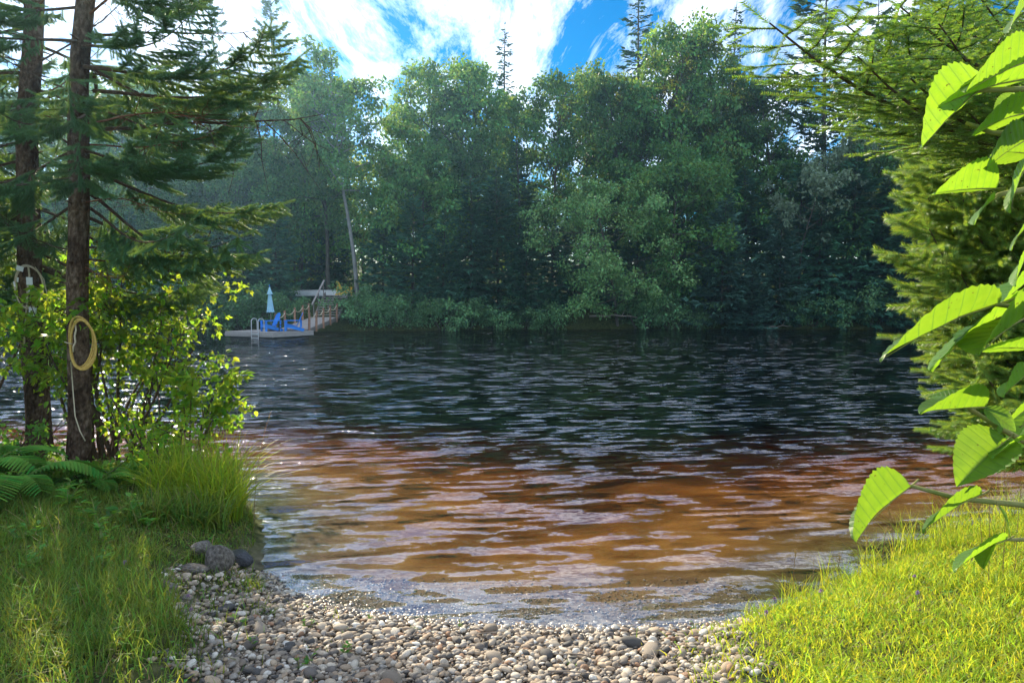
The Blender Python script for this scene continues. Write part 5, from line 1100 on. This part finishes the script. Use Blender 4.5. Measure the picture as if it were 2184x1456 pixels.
ay = math_('ABSOLUTE', sp.outputs['Y'], 0); ph = math_('SUBTRACT', math_('MULTIPLY', sp.outputs['X'], 9), math_('MULTIPLY', ay, 3.05)); sn = math_('ABSOLUTE', math_('SINE', math_('MULTIPLY', ph, math.pi), 0), 0)
vr = N(nt, 'ShaderNodeMapRange'); vr.inputs['From Min'].default_value = 0; vr.inputs['From Max'].default_value = .22; L.new(sn, vr.inputs['Value'])
nz = N(nt, 'ShaderNodeTexNoise'); nz.inputs['Scale'].default_value = 5; nz.inputs['Detail'].default_value = 8; nz.inputs['Roughness'].default_value = .7; L.new(tcn.outputs['Object'], nz.inputs['Vector'])
oi = N(nt, 'ShaderNodeObjectInfo')
def leafcol(c1, c2, veinc):
    a = N(nt, 'ShaderNodeMix', data_type='RGBA'); L.new(nz.outputs['Fac'], a.inputs['Factor']); a.inputs['A'].default_value = (*c1, 1); a.inputs['B'].default_value = (*c2, 1)
    b = N(nt, 'ShaderNodeMix', data_type='RGBA'); L.new(vr.outputs[0], b.inputs['Factor']); b.inputs['A'].default_value = (*veinc, 1); L.new(a.outputs['Result'], b.inputs['B'])
    h = N(nt, 'ShaderNodeHueSaturation'); mr_ = N(nt, 'ShaderNodeMapRange'); mr_.inputs['To Min'].default_value = .8; mr_.inputs['To Max'].default_value = 1.15; L.new(oi.outputs['Random'], mr_.inputs['Value']); L.new(mr_.outputs[0], h.inputs['Value']); L.new(b.outputs['Result'], h.inputs['Color'])
    return h.outputs[0]
p = N(nt, 'ShaderNodeBsdfPrincipled'); p.inputs['Roughness'].default_value = .42; p.inputs['Specular IOR Level'].default_value = .4; sn2 = N(nt, 'ShaderNodeTexNoise'); sn2.inputs['Scale'].default_value = 17; sn2.inputs['Detail'].default_value = 2; L.new(tcn.outputs['Object'], sn2.inputs['Vector'])
sr = N(nt, 'ShaderNodeMapRange'); sr.inputs['From Min'].default_value = .70; sr.inputs['From Max'].default_value = .73; L.new(sn2.outputs['Fac'], sr.inputs['Value'])
def spotted(c):
    q = N(nt, 'ShaderNodeMix', data_type='RGBA'); L.new(sr.outputs[0], q.inputs['Factor']); L.new(c, q.inputs['A']); q.inputs['B'].default_value = (.10, .06, .02, 1); return q.outputs['Result']
L.new(spotted(leafcol((.06, .17, .035), (.12, .25, .045), (.20, .34, .09))), p.inputs['Base Color'])
t_ = N(nt, 'ShaderNodeBsdfTranslucent'); L.new(spotted(leafcol((.16, .38, .015), (.42, .62, .03), (.14, .31, .03))), t_.inputs['Color'])
bm_ = N(nt, 'ShaderNodeBump'); bm_.inputs['Strength'].default_value = .5; bm_.inputs['Distance'].default_value = .02; L.new(vr.outputs[0], bm_.inputs['Height']); L.new(bm_.outputs[0], p.inputs['Normal'])
mx = N(nt, 'ShaderNodeMixShader'); mx.inputs[0].default_value = .55; L.new(p.outputs[0], mx.inputs[1]); L.new(t_.outputs[0], mx.inputs[2]); out(nt, mx.outputs[0])
M_['big_leaf'] = m
LM_ = [big_leaf(s, f, c, w_).mesh('leaf', [M_['big_leaf'], M_['green_stem']], True) for s, f, c, w_ in ((1, .25, .35, .36), (2, .55, .25, .38), (3, .15, .5, .34), (4, .8, .3, .40))]
sap = thing('alder_sapling', 'alder sapling close by on the right with big bright toothed leaves', 'tree', (.86, .80, tz(.86, .80)))
def rel(p): return np.array(p) - np.array(sap.location)
def S3(px, py, Y_): return rel(at(px, py, Y_))
mb = MB(); zt_ = 2.75 - sap.location.z; mb.tube([(0, 0, -.1), (.02, .01, .5), (-.01, .02, 1.0), (.0, .03, 1.5), (-.03, .03, zt_)], [.014, .012, .010, .007, .003], 8); mb.obj('stem', M_['twig'], sap, True)
def branch(pts, r=.0032):
    P = np.array([S3(*q) for q in pts]); P = np.concatenate([[np.array([0.0, .03, P[0][2] - .10])], P]); t = np.linspace(0, 1, len(P)); tt = np.linspace(0, 1, 14)
    Q = np.stack([np.interp(tt, t, P[:, i]) for i in range(3)], 1); mb = MB(); mb.tube(Q, np.linspace(r * 1.3, r * .6, 14), 6); mb.obj('branch', M_['green_stem'], sap, True)
branch([(2200, 1078, .80), (2040, 1062, .78), (1945, 1036, .77)]); branch([(2200, 950, .82), (2120, 905, .80), (2055, 862, .79)]); branch([(2210, 665, .80), (2150, 652, .78), (2125, 650, .77)])
branch([(2210, 190, .80), (2110, 192, .78), (1995, 200, .78)]); branch([(2210, 400, .82), (2130, 415, .80), (2110, 430, .80)]); branch([(2210, 1150, .83), (2150, 1150, .81)]); branch([(2215, 280, .80), (2120, 285, .78), (2060, 262, .79)])
def leaf(b, t, proto_, roll, Yb=.78, Yt=.76, s=1.0):
    B = Vector(S3(b[0], b[1], Yb)); T = Vector(S3(t[0], t[1], Yt)); d = (T - B); l = d.length * s; d.normalize()
    up = Vector((0, 0, 1)); y = up.cross(d).normalized(); z = d.cross(y); Mx = Matrix((d, y, z)).transposed().to_4x4()
    o = link('leaf', LM_[proto_], sap); o.matrix_local = Matrix.Translation(B) @ Mx @ Matrix.Rotation(R(roll), 4, 'X') @ Matrix.Diagonal((l, l, l, 1)); return o
for a_ in [((2105, 178), (1940, 305), 1, 52), ((2190, 168), (1988, 192), 0, 18), ((2195, 240), (2060, 262), 0, 35), ((2195, 295), (2088, 348), 1, 40), ((2125, 402), (1985, 396), 1, 30), ((2192, 350), (2128, 445), 0, 55),
           ((2120, 425), (2056, 462), 2, 40), ((2200, 0), (2132, 58), 0, 45), ((2130, 648), (1852, 720), 0, 28), ((2190, 650), (1944, 727), 2, 30, .83, .80), ((2195, 672), (2064, 732), 1, 35, .80, .74), ((2195, 540), (2146, 602), 0, 55),
           ((2100, 868), (1958, 862), 1, 22), ((2065, 850), (1982, 832), 2, -25, .82, .84), ((2098, 870), (2172, 912), 0, 40), ((2148, 938), (2042, 1024), 3, -28), ((2195, 935), (2104, 956), 0, 30), ((1942, 1036), (1802, 1132), 3, 48),
           ((2092, 1054), (1948, 1108), 0, 42), ((2130, 1078), (2172, 1142), 2, -40), ((2146, 1150), (2018, 1192), 0, 38), ((2120, 1160), (2092, 1206), 1, 30), ((2195, 795), (2128, 838), 1, 50), ((2195, 880), (2150, 960), 2, -30, .84, .84),
           ((2060, 195), (1990, 165), 2, 20, .82, .85), ((2200, 128), (2045, 178), 1, 26, .74, .72), ((2205, 745), (2085, 722), 2, 28, .84, .84), ((2200, 868), (2118, 905), 0, 42, .80, .78), ((2205, 330), (2105, 310), 0, 38, .84, .82), ((2205, 590), (2125, 640), 1, 30, .82, .80), ((2205, 470), (2135, 520), 2, 40, .84, .83), ((2185, 210), (2120, 250), 3, -30, .84, .84)]:
    leaf(*a_)

# ------------------------------------------------------------------ haze
m, nt, L = mat('river_haze'); pv_ = N(nt, 'ShaderNodeVolumePrincipled'); pv_.inputs['Color'].default_value = (.34, .64, 1.0, 1); pv_.inputs['Density'].default_value = .0006; pv_.inputs['Anisotropy'].default_value = .75
out(nt, None, pv_.outputs[0]); mb = MB(); mb.box((-165, -28, -6), (165, 185, 32)); hz = mb.obj('haze', m); tag(hz, kind='stuff')
